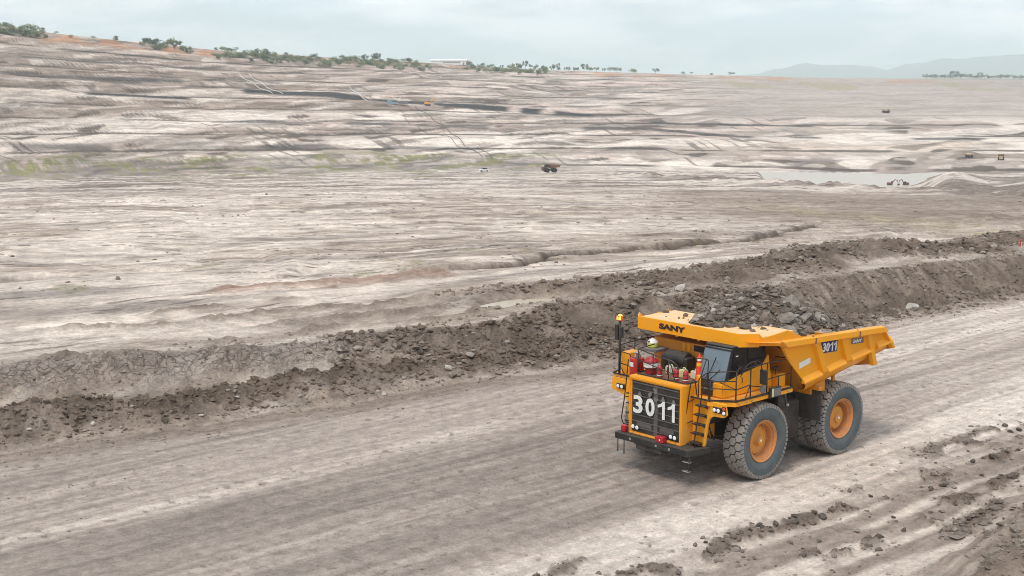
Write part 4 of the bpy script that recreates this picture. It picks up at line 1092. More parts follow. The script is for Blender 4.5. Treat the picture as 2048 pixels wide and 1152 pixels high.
# front wall, floor, sides
MB().hexa([(-.95, -2.65, 4.93), (-.95, 2.65, 4.93), (-2.75, 2.30, 2.62), (-2.75, -2.30, 2.62)], [(-1.06, -2.65, 4.93), (-1.06, 2.65, 4.93), (-2.86, 2.30, 2.66), (-2.86, -2.30, 2.66)]).build('body_front_wall', M['yellow2'], truck, .01)
MB().prism([(-2.75, 2.58), (-2.75, 2.70), (-7.9, 3.56), (-7.9, 3.44)], 'y', -2.15, 2.15).build('body_floor', M['yellow2'], truck, .01)
for s in (-1, 1):
    def Y(a): return s * a
    a, b = sorted((Y(2.66), Y(2.72)))
    MB().prism([(-.70, 4.66), (-7.15, 4.36), (-7.85, 3.72), (-7.7, 3.80), (-2.22, 3.05), (-1.12, 4.10)], 'y', a, b).build('body_side', M['yellow'], truck, .006)
    a, b = sorted((Y(2.70), Y(2.93)))
    rl = MB().hexa([(-.62, Y(2.66), 4.62), (-.84, Y(2.93), 4.58), (-7.18, Y(2.93), 4.30), (-7.14, Y(2.66), 4.32)], [(-.52, Y(2.66), 4.84), (-.60, Y(2.91), 4.80), (-7.0, Y(2.91), 4.52), (-6.98, Y(2.66), 4.54)])
    rl.build('top_rail', M['yellow'], truck, .012)
    # rounded lower corner of the body
    m = MB(); n = 8; vs = []
    for i in range(n + 1):
        an = math.pi / 2 * i / n
        yy = 2.14 + .56 * math.cos(an); dz = -.46 * math.sin(an)
        sh = -.30 * math.sin(an)
        vs.append((-2.22 + sh, Y(yy), 3.08 + dz)); vs.append((-7.72 + sh * .6, Y(yy), 3.82 + dz * .86))
    fs = [(2 * i, 2 * i + 1, 2 * i + 3, 2 * i + 2) for i in range(n)]
    m.add(vs, fs, True); o = m.build('body_lower_corner', M['yellow'], truck)
    sol = o.modifiers.new('thick', 'SOLIDIFY'); sol.thickness = .03; sol.offset = -1 if s > 0 else 1
    # ribs: raised boxes leaning with the body
    def rib(xt0, xt1, zt_, xb0, xb1, zb_, d=2.85, name='rib'):
        MB().hexa([(xt0, Y(2.71), zt_), (xt1, Y(2.71), zt_ - .01), (xb1, Y(2.71), zb_ + .02), (xb0, Y(2.71), zb_)],
                  [(xt0 - .05, Y(d), zt_), (xt1 + .05, Y(d), zt_ - .01), (xb1 + .05, Y(d), zb_ + .02), (xb0 - .05, Y(d), zb_)]).build(name, M['yellow'], truck, .006)
    rib(-2.50, -2.92, 4.53, -3.10, -3.46, 3.32)
    rib(-4.14, -4.64, 4.46, -4.58, -4.95, 3.52)
    rib(-5.86, -6.20, 4.38, -6.34, -6.66, 3.10)
    rib(-7.02, -7.16, 4.34, -7.62, -7.88, 3.58)
    MB().hexa([(-6.34, Y(2.74), 3.14), (-6.66, Y(2.74), 3.20), (-6.70, Y(1.6), 2.92), (-6.30, Y(1.6), 2.90)], [(-6.26, Y(2.74), 3.62), (-6.55, Y(2.74), 3.66), (-6.55, Y(1.6), 3.42), (-6.28, Y(1.6), 3.38)]).build('bolster', M['yellow2'], truck, .01)
    MB().hexa([(-7.62, Y(2.74), 3.56), (-7.90, Y(2.74), 3.62), (-7.95, Y(1.8), 3.42), (-7.6, Y(1.8), 3.38)], [(-7.58, Y(2.74), 3.75), (-7.86, Y(2.74), 3.80), (-7.9, Y(1.8), 3.55), (-7.6, Y(1.8), 3.5)]).build('tail_bolster', M['yellow2'], truck, .01)
    # sloping ledges at the foot of each panel
    for (x0, x1) in ((-2.02, -3.10), (-3.48, -4.60), (-4.97, -6.30), (-6.68, -7.64)):
        zb0 = 3.05 + (-2.22 - x0) * .1345; zb1 = 3.05 + (-2.22 - x1) * .1345
        MB().hexa([(x0, Y(2.70), zb0 + .06), (x1, Y(2.70), zb1 + .06), (x1, Y(2.86), zb1 + .05), (x0, Y(2.86), zb0 + .05)],
                  [(x0, Y(2.70), zb0 + .30), (x1, Y(2.70), zb1 + .30), (x1, Y(2.86), zb1 + .11), (x0, Y(2.86), zb0 + .11)]).build('ledge', M['yellow'], truck, .006)
    # flared corner gusset at the front
    MB().hexa([(-.80, Y(2.72), 4.57), (-2.40, Y(2.72), 4.50), (-1.30, Y(2.72), 4.02), (-1.12, Y(2.72), 4.10)], [(-.80, Y(2.76), 4.57), (-2.40, Y(2.76), 4.50), (-1.30, Y(2.76), 4.02), (-1.12, Y(2.76), 4.10)]).build('corner_gusset', M['yellow'], truck)
    for x in (-2.45, -5.21):
        z = 4.80 - (-.6 - x) * .0437
        MB().tube([(x, Y(2.80), z + .03), (x - .06, Y(2.94), z - .06), (x, Y(2.95), z - .22)], .025, 6).build('lashing_hook', M['rust'], truck)
    box('tail_stay', M['yellow2'], truck, -4.62, -4.48, Y(2.3) - .05, Y(2.3) + .05, 2.72, 3.30, .01)
MB().prism([(-7.86, 3.50), (-7.98, 3.52), (-7.98, 3.66), (-7.86, 3.66)], 'y', -2.6, 2.6).build('tail_lip', M['yellow2'], truck, .01)
MB().box(-3.9, -3.0, 1.2, 2.42, 2.45, 2.95).build('body_pad', M['yellow2'], truck, .02)
SX = (-1, 0, 0)
pt = MB().hexa([(-3.12, 2.724, 4.44), (-4.10, 2.724, 4.38), (-4.10, 2.724, 3.97), (-3.12, 2.724, 4.02)], [(-3.12, 2.74, 4.44), (-4.10, 2.74, 4.38), (-4.10, 2.74, 3.97), (-3.12, 2.74, 4.02)]).build('number_plate', M['blue'], truck)
for k, ch_ in enumerate('3011'):
    if ch_ == '1':
        xc, zc = -3.265 - .225 * k, 4.215 - .012 * k
        MB().prism([(xc - p[0] * .52 - p[1] * .05, zc + p[1] * .52) for p in ONE], 'y', 2.744, 2.756).build('plate_digit', M['white'], pt)
    else:
        put_text('plate_digit', ch_, .33, .20, .006, M['white'], pt, (-3.265 - .225 * k, 2.75, 4.215 - .012 * k), (-1, 0, -.055), UPZ, .035, .1)
bd = MB().hexa([(-5.02, 2.724, 4.30), (-5.80, 2.724, 4.25), (-5.80, 2.724, 4.05), (-5.02, 2.724, 4.09)], [(-5.02, 2.736, 4.30), (-5.80, 2.736, 4.25), (-5.80, 2.736, 4.05), (-5.02, 2.736, 4.09)]).build('badge', M['grey'], truck)
put_text('badge_lettering', 'SANY', .125, .58, .004, M['white'], bd, (-5.38, 2.742, 4.175), (-1, 0, -.055), UPZ, .03, .12)
MB().hexa([(-1.80, 2.724, 3.86), (-2.46, 2.724, 3.97), (-2.48, 2.724, 3.77), (-1.82, 2.724, 3.64)], [(-1.80, 2.732, 3.86), (-2.46, 2.732, 3.97), (-2.48, 2.732, 3.77), (-1.82, 2.732, 3.64)]).build('reflector_plate', M['white'], truck)
# mudflaps before the rear wheels
for s in (-1, 1):
    a, b = sorted((s * 1.80, s * 2.80))
    box('mudflap', M['flap'], truck, -3.14, -3.10, a, b, 1.52, 2.66, .004)
    box('mudflap_beam', M['yellow2'], truck, -3.2, -3.0, a, b, 2.661, 2.80, .01)
MB().lathe([(-.03, .05), (.03, .05)], 'x', 8, (-2.0, 2.15, 2.2)).build('reflector', M['white'], truck)

# ================================================================== things carried on the hood deck (each can be lifted off)
TM = Matrix.Translation((TX, TY, 0)) @ Matrix.Rotation(THD, 4, 'Z')
def carried(name, x, y, z, label, cat, group=None):
    p = TM @ Vector((x, y, z)); o = empty(name, p, THD); return tag(o, label, cat, group)
def red_tank(e, r, h, mat, neck=True):
    MB().lathe([(0, r * .9), (.02, r), (h * .8, r), (h * .93, r * .8), (h, r * .3)], 'z', 20).build('cylinder', M[mat], e)
e = carried('fire_extinguisher', 1.98, -1.52, 3.205, 'tall red fire extinguisher cylinder with white label beside the yellow locker', 'extinguisher', None)
MB().lathe([(.0, .235), (.03, .25), (.62, .25), (.70, .25), (.72, .24)], 'z', 22).build('cylinder', M['red'], e)
MB().lathe([(.62, .262), (.66, .262)], 'z', 22).build('band', M['red'], e)
box('label_plate', M['white'], e, .245, .258, -.13, .05, .42, .58, 0)
for k in range(4): tube('valve', M['steel'], e, [(.1 * math.cos(k * 1.6), .1 * math.sin(k * 1.6), .72), (.06 * math.cos(k * 1.6), .06 * math.sin(k * 1.6), .88), (.12 * math.cos(k), .1 * math.sin(k), .93)], .035)
tube('hose', M['black'], e, rnd_path([(.05, .1, .86), (.15, .28, .9), (.2, .3, .5), (.2, .28, .1)], .1), .02)
e = carried('fire_extinguisher', 2.06, -.78, 3.475, 'squat red fire suppression tank with white band and black strap', 'extinguisher', None)
MB().lathe([(0, .17), (.03, .20), (.16, .20), (.2, .255), (.42, .26), (.5, .235), (.60, .11), (.62, .08)], 'z', 22).build('cylinder', M['dred'], e)
MB().lathe([(.26, .268), (.41, .268)], 'z', 22).build('label_band', M['white'], e)
MB().lathe([(.205, .266), (.235, .266)], 'z', 22).build('strap', M['black'], e)
MB().lathe([(.42, .266), (.445, .262)], 'z', 22).build('strap', M['black'], e)
tube('valve', M['steel'], e, [(0, 0, .60), (0, -.04, .72), (.05, -.08, .76)], .04)
tube('hose', M['steel'], e, rnd_path([(0, .02, .68), (.05, .16, .72), (.03, .2, .58), (0, .1, .56)], .05), .018)
for i, (x, y, lab) in enumerate(((2.25, -.20, 'small red bottle beside the white-banded red tank'), (2.20, .50, 'small red bottle, middle of the three, in front of the pale jug'), (2.18, .92, 'small red bottle nearest the orange cone on the hood deck'))):
    e = carried('suppressant_bottle', x, y, 3.475, lab, 'bottle', 'small red bottles on the hood')
    MB().lathe([(0, .085), (.01, .095), (.34, .095), (.39, .06), (.41, .035)], 'z', 16).build('bottle_body', M['dred'], e)
    for zz in (.11, .24): MB().lathe([(zz, .10), (zz + .025, .10)], 'z', 16).build('clamp_band', M['black'], e)
    MB().lathe([(.10 - .035, .099), (.10, .099)], 'z', 16).build('reflective_band', M['coneyel'] if i == 9 else M['white'], e)
    tube('valve', M['steel'], e, [(0, 0, .40), (0, 0, .45), (.04, .03, .47)], .02)
for i, (x, y, mt, lab) in enumerate(((1.62, -.28, 'cream2', 'cream plastic jug behind the left small red bottle'), (1.70, .40, 'cream', 'pale yellow-green plastic jug between two small red bottles'), (1.55, .82, 'cream2', 'cream plastic jug behind the right small red bottle by the cone'))):
    e = carried('plastic_jug', x, y, 3.475, lab, 'jug', 'plastic jugs on the hood')
    MB().box(-.12, .12, -.15, .15, 0, .30).build('jug_body', M[mt], e, .04, 2)
    MB().lathe([(.30, .04), (.35, .04)], 'z', 10, (0, -.08, 0)).build('cap', M['black'], e)
    tube('handle', M[mt], e, rnd_path([(0, -.02, .29), (0, 0, .36), (0, .1, .36), (0, .12, .29)], .03, 2), .018, 6)
    if i == 0: box('strap', M['black'], e, .118, .128, -.02, .03, .02, .28, 0)
e = carried('traffic_cone', 1.66, 1.08, 3.475, 'tall slim orange marker cone with white and yellow bands beside the windscreen', 'cone')
MB().lathe([(.0, .17), (.03, .17), (.03, .14), (.06, .135), (.52, .10), (.60, .09), (.62, .07), (.84, .055), (.86, .04), (.95, .03), (.97, .015)], 'z', 20).build('cone_body', M['orange'], e)
MB().lathe([(.53, .104), (.63, .098)], 'z', 20).build('yellow_band', M['coneyel'], e)
MB().lathe([(.71, .075), (.82, .068)], 'z', 20).build('white_band', M['white'], e)
e = carried('water_jug', 1.05, -1.62, 4.16, 'lime and white round container resting behind the hood railing', 'container')
MB().lathe([(0, .14), (.02, .19), (.14, .20), (.22, .17), (.30, .08)], 'z', 18).build('container_body', M['lime'], e)
MB().lathe([(.17, .195), (.24, .165), (.31, .07), (.33, .0)], 'z', 18, (0, 0, .002)).build('lid', M['white'], e)
MB().lathe([(.15, .035), (.205, .03)], 'x', 10, (0, -.02, .22)).build('spout', M['black'], e)
box('equipment_shelf', M['grey'], truck, .65, 1.35, -1.95, -1.2, 4.05, 4.155, .01)

# ================================================================== broken rock and clods
ICO_V, ICO_F = None, None
def ico(sub):
    bm = bmesh.new(); bmesh.ops.create_icosphere(bm, subdivisions=sub, radius=1)
    v = np.array([p.co[:] for p in bm.verts], np.float32); f = np.array([[q.index for q in t.verts] for t in bm.faces], np.int32); bm.free()
    return v, f
I1, I2 = ico(1), ico(2)
def rock_variant(base, rng, jag):
    v, f = base; v = v.copy()
    k = rng.normal(size=(8, 3)); k /= np.linalg.norm(k, axis=1)[:, None]
    for q in k:                                   # chop facets off
        c = rng.uniform(.38, .75); d = v @ q
        v -= np.maximum(d - c, 0)[:, None] * q[None]
    v *= (1 + rng.uniform(-jag, jag, len(v)))[:, None]
    return v
def rot_from(rng, n):
    q = rng.normal(size=(n, 4)); q /= np.linalg.norm(q, axis=1)[:, None]
    w, x, y, z = q.T
    return np.stack([1 - 2 * (y * y + z * z), 2 * (x * y - z * w), 2 * (x * z + y * w), 2 * (x * y + z * w), 1 - 2 * (x * x + z * z), 2 * (y * z - x * w),
                     2 * (x * z - y * w), 2 * (y * z + x * w), 1 - 2 * (x * x + y * y)], 1).reshape(n, 3, 3)
VAR1 = [rock_variant(I1, RNG, .32) for _ in range(10)]
VAR2 = [rock_variant(I2, RNG, .15) for _ in range(6)]
M['rock'] = soil_material('broken_rock', 3.0, .05, var=.35)
M['clod'] = soil_material('mud_clod', 4.0, .05, var=.35, attr=False, base=(.135, .112, .094))
M['paleboulder'] = soil_material('pale_boulder', 2.0, .05, var=.3, attr=False, base=(.50, .46, .41))
def scatter_mesh(name, pos, size, col, fine=False, flat=(.35, .9), smooth=False):
    n = len(pos)
    var = VAR2 if fine else VAR1
    F0 = (I2 if fine else I1)[1]
    pick = RNG.integers(0, len(var), n)
    base = np.stack(var)[pick]                           # n, k, 3
    sc = np.stack([RNG.uniform(.75, 1.25, n), RNG.uniform(.75, 1.2, n), RNG.uniform(*flat, n)], 1) * size[:, None]
    yaw = RNG.uniform(0, 2 * math.pi, n)
    v = np.einsum('nij,nkj->nki', rot_from(RNG, n), base) * sc[:, None, :]
    c, s = np.cos(yaw)[:, None], np.sin(yaw)[:, None]
    v = np.stack([v[..., 0] * c - v[..., 1] * s, v[..., 0] * s + v[..., 1] * c, v[..., 2]], -1) + pos[:, None, :]
    k = base.shape[1]
    F = (F0[None] + (np.arange(n) * k)[:, None, None]).reshape(-1, 3)
    cols = np.repeat(col, k, axis=0)
    return npmesh(name, v.reshape(-1, 3), F, cols, smooth)
def size_dist(n, lo, hi, p=2.2):
    a = RNG.random(n); return lo * (hi / lo) ** (a ** p)
def tint(n, base, spread=.22, palefrac=.1):
    b = np.tile(np.array(base, np.float32), (n, 1)) * RNG.uniform(1 - spread, 1 + spread, (n, 1))
    m = RNG.random(n) < palefrac
    b[m] = np.array([.40, .355, .31]) * RNG.uniform(.8, 1.15, (m.sum(), 1))
    return b
def rubble_zone(name, label, n, urange, wfun, lo, hi, base, accept=None, palefrac=.08, sink=.25, p=2.5):
    us = RNG.uniform(urange[0], urange[1], n); ws = wfun(us, RNG.random(n))
    x, y = road_xy(us, ws)
    z, c, rub, zone = land(x, y)
    if accept is not None:
        keep = RNG.random(n) < accept(us, ws, rub, x, y)
        x, y, z, rub, c = x[keep], y[keep], z[keep], rub[keep], c[keep]
    m = len(x); sz = size_dist(m, lo, hi, p)
    pos = np.stack([x, y, z + sz * (.35 - sink)], 1)
    cl_ = tint(m, base, .3, palefrac); k_ = RNG.uniform(.15, .75, (m, 1)); cl_ = cl_ * (1 - k_) + c * k_ * RNG.uniform(.8, 1.1, (m, 1))
    me = scatter_mesh(name, pos, sz, cl_)
    me.materials.append(M['rock'])
    o = bpy.data.objects.new(name, me); link(o); tag(o, label, 'rubble', kind='stuff'); return o
def wedge(u): return it(u, EDGE)
DK = (.155, .112, .084)
rubble_zone('rubble', 'dark clods of the low windrow along the far edge of the haul road', 17000, (-34, 24), lambda u, r_: wedge(u) + .2 + r_ * (5.2 - 2.5 * ss(0, 15, u)), .025, .22, DK, lambda u, w, q, x, y: .25 + .75 * q)
rubble_zone('rubble', 'broken dark rubble on the bank face left of the truck', 15000, (-5, 26), lambda u, r_: wedge(u) + it(u, BANK0) - 1.2 + r_ * (it(u, BANKW) + 3.2), .03, .30, DK, lambda u, w, q, x, y: (.15 + .85 * q) * ss(-.4, .1, pn(x / 2.8, y / 2.8, 331)) * ss(-4, 1, u) * (1 - .7 * ss(21, 25, u)))
rubble_zone('rubble', 'loose grey rubble heaped along the ridge behind the truck', 15000, (8, 72), lambda u, r_: wedge(u) + it(u, BANK0) + it(u, BANKW) + 1.5 + r_ * 8.2, .04, .34, (.215, .160, .124), lambda u, w, q, x, y: np.clip(q * 1.1 - .05, 0, 1) * ss(-.35, .15, pn(x / 3.5, y / 3.5, 330)), .12)
rubble_zone('rubble', 'clods rolled to the foot of the bank at right', 7000, (16, 80), lambda u, r_: wedge(u) - .9 + r_ * 2.6, .03, .24, DK, lambda u, w, q, x, y: .9 * np.exp(-((w - wedge(u) - .4) / .8) ** 2), .15)
rubble_zone('rubble', 'dark crumbs sliding down the tall bank at right', 15000, (20, 75), lambda u, r_: wedge(u) + .6 + r_ * 5, .025, .17, (.20, .163, .132), lambda u, w, q, x, y: ss(-.1, .35, pn(u / .8 - (w - wedge(u)) * .55, (w - wedge(u)) / 3.2, 162)) * .9 + .25, .1)
rubble_zone('rubble', 'scattered stones on the cracked bank face at left', 2500, (-34, 0), lambda u, r_: wedge(u) + 4.0 + r_ * 7, .03, .16, (.22, .19, .16), None, .25)
rubble_zone('rubble', 'lumpy rubble heap in the near right corner', 9000, (-9, 14), lambda u, r_: -16 + r_ * 7, .03, .26, (.24, .205, .175), lambda u, w, q, x, y: np.clip(q - .25, 0, 1) * (w < -9.6), .12)
mudacc = lambda u, w, q, x, y: np.clip(q * .1, 0, 1) * (w > -10.5) + .07 * ss(-3.0, -6, w) * ss(-20, -8, u)
rubble_zone('rubble', 'dark mud crumbs strewn over the near side of the haul road', 34000, (-20, 40), lambda u, r_: -11 + r_ * 7.6, .016, .14, (.14, .109, .089), mudacc, .06, p=2.6)
rubble_zone('gravel', 'small dark crumbs in lines along the haul road', 26000, (-34, 40), lambda u, r_: -4 + r_ * (wedge(u) + 3.6), .010, .050, (.12, .096, .08), lambda u, w, q, x, y: ss(.10, .38, pn(u / 14, w / .55, 300)) * .8 + .07, .05)
rubble_zone('gravel', 'crumbled edging strip where the haul road meets the windrow', 9000, (-34, 60), lambda u, r_: wedge(u) - 3.2 + r_ * 3.6, .012, .085, (.17, .145, .122), lambda u, w, q, x, y: ss(-3.4, .2, w - wedge(u)), .06)
# stones on the pit floor beyond the bank
n = 9000
rr_ = 78 * (330 / 78.0) ** RNG.random(n); aa_ = np.radians(RNG.uniform(-24, 24, n))
x, y = rr_ * np.sin(aa_), rr_ * np.cos(aa_)
keep = (RNG.random(n) < ss(-.05, .45, fb(x / 8, y / 14, 3, 310)) * .6 + .9 * np.exp(-(polyd(x, y, CRACK)[0] / 2.0) ** 2) + .9 * np.exp(-(polyd(x, y, LIP)[0] / 9) ** 2)) & (road_uw(x, y)[1] - wedge(road_uw(x, y)[0]) > 16)
x, y = x[keep], y[keep]; z = land(x, y)[0]; sz = size_dist(len(x), .03, .20, 2.4) * (1 + np.hypot(x, y) / 260)
me = scatter_mesh('rubble', np.stack([x, y, z + sz * .12], 1), sz, tint(len(x), (.27, .225, .185), .25, .2)); me.materials.append(M['rock'])
tag(link(bpy.data.objects.new('rubble', me)), 'loose clods dotted over the eroded pit floor', 'rubble', kind='stuff')

# single dark clods on the near side of the road, one object each
clod_mesh = []
for i, v in enumerate(VAR2):
    f = I2[1]; v = v * np.array([1.1, .95, .7])
    v = v + .10 * RNG.normal(size=v.shape) * .6
    me = npmesh('mud_clod', v, f, None, False); me.materials.append(M['clod']); clod_mesh.append(me)
spots = []
for k in range(26):
    w0, u0, u1 = random.choice([(-5.0, 6, 18), (-7.0, 3, 14), (-6.0, -12, 2), (-8.4, -6, 8), (-6.0, -12, 2)])
    spots.append((random.uniform(u0, u1), w0 + random.uniform(-.7, .6), random.uniform(.09, .19)))
for i, (u_, w_, s_) in enumerate(spots):
    x_, y_ = road_xy(u_, w_)
    o = bpy.data.objects.new('mud_clod', clod_mesh[i % 6]); link(o)
    o.location = (x_, y_, hz(x_, y_) + s_ * .25); o.scale = (s_,) * 3; o.rotation_euler = (random.uniform(-.3, .3), random.uniform(-.3, .3), random.uniform(0, 6.28))
    tag(o, 'larger dark mud clod lying on the near right side of the haul road', 'clod', 'larger mud clods on the near side of the haul road')
def boulder(x_, y_, s_, label, group=None, flat=.75):
    me = npmesh('boulder', VAR2[random.randrange(6)] * np.array([1.15, .95, flat]), I2[1], None, False); me.materials.append(M['paleboulder'])
    o = bpy.data.objects.new('boulder', me); link(o); o.location = (x_, y_, hz(x_, y_) + s_ * .35); o.scale = (s_,) * 3; o.rotation_euler = (.2, .1, random.uniform(0, 6))
    tag(o, label, 'boulder', group)
boulder(9.7, 73.2, .42, 'round pale boulder on the rubble ridge behind the truck canopy')
for (x_, y_, s_) in ((-16.5, 49.6, .13), (-9.1, 53.3, .13), (-2.9, 59.1, .22), (-12.6, 51.2, .12), (-5.6, 55.6, .14), (-18.6, 48.6, .12)):
    boulder(x_, y_, s_, 'small pale stone at the far edge of the haul road', 'pale stones along the far road edge')
x_, y_ = road_xy(33, 11.4); boulder(x_, y_, .42, 'pale grey boulder at the foot of the bank at right')

# ---- the load in the truck body
def load_h(x, y):
    b = 6.06 - .25 * np.maximum(x + 3.3, 0) - .40 * np.maximum(-(x + 3.3), 0) - .40 * np.maximum(np.abs(y) - .15, 0) ** 1.05
    return b + .10 * fb(x / .7, y / .7, 3, 320) + .10 * (rdg(x / 1.2, y / 1.2, 2, 323) - .7)
gx = np.linspace(-7.2, .35, 90); gy = np.linspace(-2.66, 2.66, 66)
X_, Y_ = np.meshgrid(gx, gy); Z_ = load_h(X_.ravel(), Y_.ravel())
Z_ = np.where(X_.ravel() > -.9, np.maximum(Z_, 5.0), Z_)
Vl = np.stack([X_.ravel(), Y_.ravel(), Z_], 1)
nx = len(gx); q = (np.arange(len(gy) - 1)[:, None] * nx + np.arange(nx - 1)[None, :]).ravel()
Fl = np.stack([q, q + 1, q + nx + 1, q + nx], 1)
load = empty('rock_load', (TX, TY, 0), THD); tag(load, 'heaped grey rock and dirt load filling the truck body', 'rock load')
lc = np.array(DK, np.float32)[None] * (1 + .5 * fb(Vl[:, 0] / 1.1, Vl[:, 1] / 1.1, 3, 326))[:, None] * 1.05
me = npmesh('load_heap', Vl, Fl, lc, True); me.materials.append(M['rock']); o = bpy.data.objects.new('load_heap', me); link(o, load)
n = 5200
x, y = RNG.uniform(-7.1, .15, n), RNG.uniform(-2.62, 2.62, n)
keep = (load_h(x, y) > np.where(x > -.9, 5.04 + .1 * RNG.random(n) * 0, 4.2)) | ((x > -.9) & (RNG.random(n) < .04 * ss(.2, -.8, x)))
x, y = x[keep], y[keep]; z = np.maximum(load_h(x, y), np.where(x > -.9, 5.09, 0)); sz = size_dist(len(x), .035, .24, 2.0)
me = scatter_mesh('load_rubble', np.stack([x, y, z + sz * .15], 1), sz, tint(len(x), (.185, .15, .125), .3, .12)); me.materials.append(M['rock'])
o = bpy.data.objects.new('load_rubble', me); link(o, load); o['kind'] = 'stuff'
for (x_, y_, s_) in ((-2.4, 1.7, .40), (-2.9, 2.1, .34), (-1.6, 1.3, .30), (-2.0, 2.25, .28), (-3.6, 2.2, .30), (-1.1, .3, .24), (-.6, -.9, .26), (-3.4, 1.2, .36), (-.35, -.4, .2), (-.9, 1.6, .22)):
    me = npmesh('load_rock', VAR2[random.randrange(6)] * np.array([1.2, .95, .75]), I2[1], np.tile(np.array([[.29, .25, .215]]), (42, 1)), False); me.materials.append(M['rock'])
    o = bpy.data.objects.new('load_rock', me); link(o, load); zz = float(max(load_h(np.array([x_]), np.array([y_]))[0], 5.08 if x_ > -.9 else 0))
    o.location = (x_, y_, zz + s_ * .2); o.scale = (s_,) * 3; o.rotation_euler = (random.random(), random.random(), random.random() * 6)

# ================================================================== water
m, nt, b = newmat('muddy_water'); b.inputs['Base Color'].default_value = (.47, .40, .32, 1); b.inputs['Roughness'].default_value = .3; b.inputs['Specular IOR Level'].default_value = .25
nn = nt.nodes.new('ShaderNodeTexNoise'); nn.inputs['Scale'].default_value = 1.2; nn.inputs['Detail'].default_value = 4
bb = nt.nodes.new('ShaderNodeBump'); bb.inputs['Strength'].default_value = .08; bb.inputs['Distance'].default_value = .05
nt.links.new(nn.outputs['Fac'], bb.inputs['Height']); nt.links.new(bb.outputs[0], b.inputs['Normal']); M['water'] = m
def water(name, pts, z, mat='water'):
    me = bpy.data.meshes.new(name); me.from_pydata([(p[0], p[1], z) for p in pts], [], [tuple(range(len(pts)))]); me.materials.append(M[mat])
    o = bpy.data.objects.new(name, me); link(o); o['kind'] = 'structure'; return o
def arc_pts(a0, a1, r0, r1, n=24):
    a = [R(a0 + (a1 - a0) * i / n) for i in range(n + 1)]
    return [(r1 * math.sin(t), r1 * math.cos(t)) for t in a] + [(r0 * math.sin(t), r0 * math.cos(t)) for t in reversed(a)]
water('pond_water', arc_pts(9.5, 21.5, 430, 800, 40), POND_Z)
def ell(cx, cy, a, b_, rot, n=28):
    return [(cx + a * math.cos(t) * math.cos(rot) - b_ * math.sin(t) * math.sin(rot), cy + a * math.cos(t) * math.sin(rot) + b_ * math.sin(t) * math.cos(rot)) for t in [2 * math.pi * i / n for i in range(n)]]

x_, y_ = road_xy(12.5, float(it(12.5, EDGE)) + float(it(12.5, BANK0) + it(12.5, BANKW)) + 4.2)
water('puddle_water', ell(x_, y_, 3.4, 1.42, math.atan2(UY, UX)), 1.31)
us_ = np.linspace(-24, -3, 30); wc_ = it(us_, EDGE) + it(us_, BANK0) - 1.0
pa = [road_xy(a, b_ - .75) for a, b_ in zip(us_, wc_)]; pb = [road_xy(a, b_ + .75) for a, b_ in zip(us_, wc_)]
M['ditch'] = m.copy(); M['ditch'].name = 'brown_ditch_water'; M['ditch'].node_tree.nodes['Principled BSDF'].inputs['Base Color'].default_value = (.20, .16, .13, 1)
water('ditch_water', pa + pb[::-1], -.13, 'ditch')

# ================================================================== vegetation
def leaf_mat(name, col):
    m, nt, b = newmat(name)
    n = nt.nodes.new('ShaderNodeTexNoise'); n.inputs['Scale'].default_value = .8; n.inputs['Detail'].default_value = 4
    ge = nt.nodes.new('ShaderNodeNewGeometry'); nt.links.new(ge.outputs['Position'], n.inputs['Vector'])
    cr = nt.nodes.new('ShaderNodeValToRGB'); cr.color_ramp.elements[0].position = .3; cr.color_ramp.elements[1].position = .7
    cr.color_ramp.elements[0].color = (*[c * .6 for c in col], 1); cr.color_ramp.elements[1].color = (*[c * 1.35 for c in col], 1)
    nt.links.new(n.outputs['Fac'], cr.inputs[0]); nt.links.new(cr.outputs[0], b.inputs['Base Color']); b.inputs['Roughness'].default_value = .7
    return m
M['leaf'] = leaf_mat('bush_leaves', (.15, .195, .09)); M['leaf2'] = leaf_mat('dark_tree_leaves', (.085, .125, .065)); M['leaf3'] = leaf_mat('pale_bush_leaves', (.21, .25, .11))
M['bark'] = soil_material('bark', 2, .05, attr=False, base=(.14, .11, .085))
def crown_mesh(name, shape, nleaf, mat):
    """leaf clumps spread through a few lobes"""
    vs, fs = [], []
    lobes = [(random.uniform(-.45, .45), random.uniform(-.45, .45), random.uniform(*shape['lz']), random.uniform(*shape['lr'])) for _ in range(shape['n'])]
    for i in range(nleaf):
        lx, ly, lz, lr = random.choice(lobes)
        d = Vector((random.gauss(0, 1), random.gauss(0, 1), random.gauss(0, 1))).normalized() * lr * random.random() ** .35
        p = Vector((lx, ly, lz)) + Vector((d.x, d.y, d.z * .8))
        s = random.uniform(.05, .11)
        a = Vector((random.gauss(0, 1), random.gauss(0, 1), random.gauss(0, .5))).normalized() * s
        b_ = a.orthogonal().normalized() * s * random.uniform(.5, .9); b_.rotate(Matrix.Rotation(random.random() * 6, 3, a.normalized()))
        k = len(vs); vs += [p - a, p + b_, p + a, p - b_]; fs.append((k, k + 1, k + 2, k + 3))
    me = bpy.data.meshes.new(name); me.from_pydata(vs, [], fs); me.materials.append(mat); return me
def trunk_mesh(h):
    m = MB().tube([(0, 0, -.08), (.01, .01, h * .5), (-.02, .01, h)], [.03, .022, .012], 6)
    for k in range(3):
        a = k * 2.1 + random.random(); m.tube([(0, 0, h * (.5 + .12 * k)), (.2 * math.cos(a), .2 * math.sin(a), h * (.75 + .12 * k))], [.012, .006], 5)
    return m.mesh('trunk', M['bark'])
BUSH = [(crown_mesh('crown', dict(n=5, lz=(.25, .6), lr=(.28, .45)), 190, M[mt]), trunk_mesh(.5)) for mt in ('leaf', 'leaf', 'leaf3', 'leaf2')]
TREE = [(crown_mesh('crown', dict(n=5, lz=(.5, .9), lr=(.16, .30)), 170, M[mt]), trunk_mesh(.85)) for mt in ('leaf2', 'leaf2', 'leaf')]
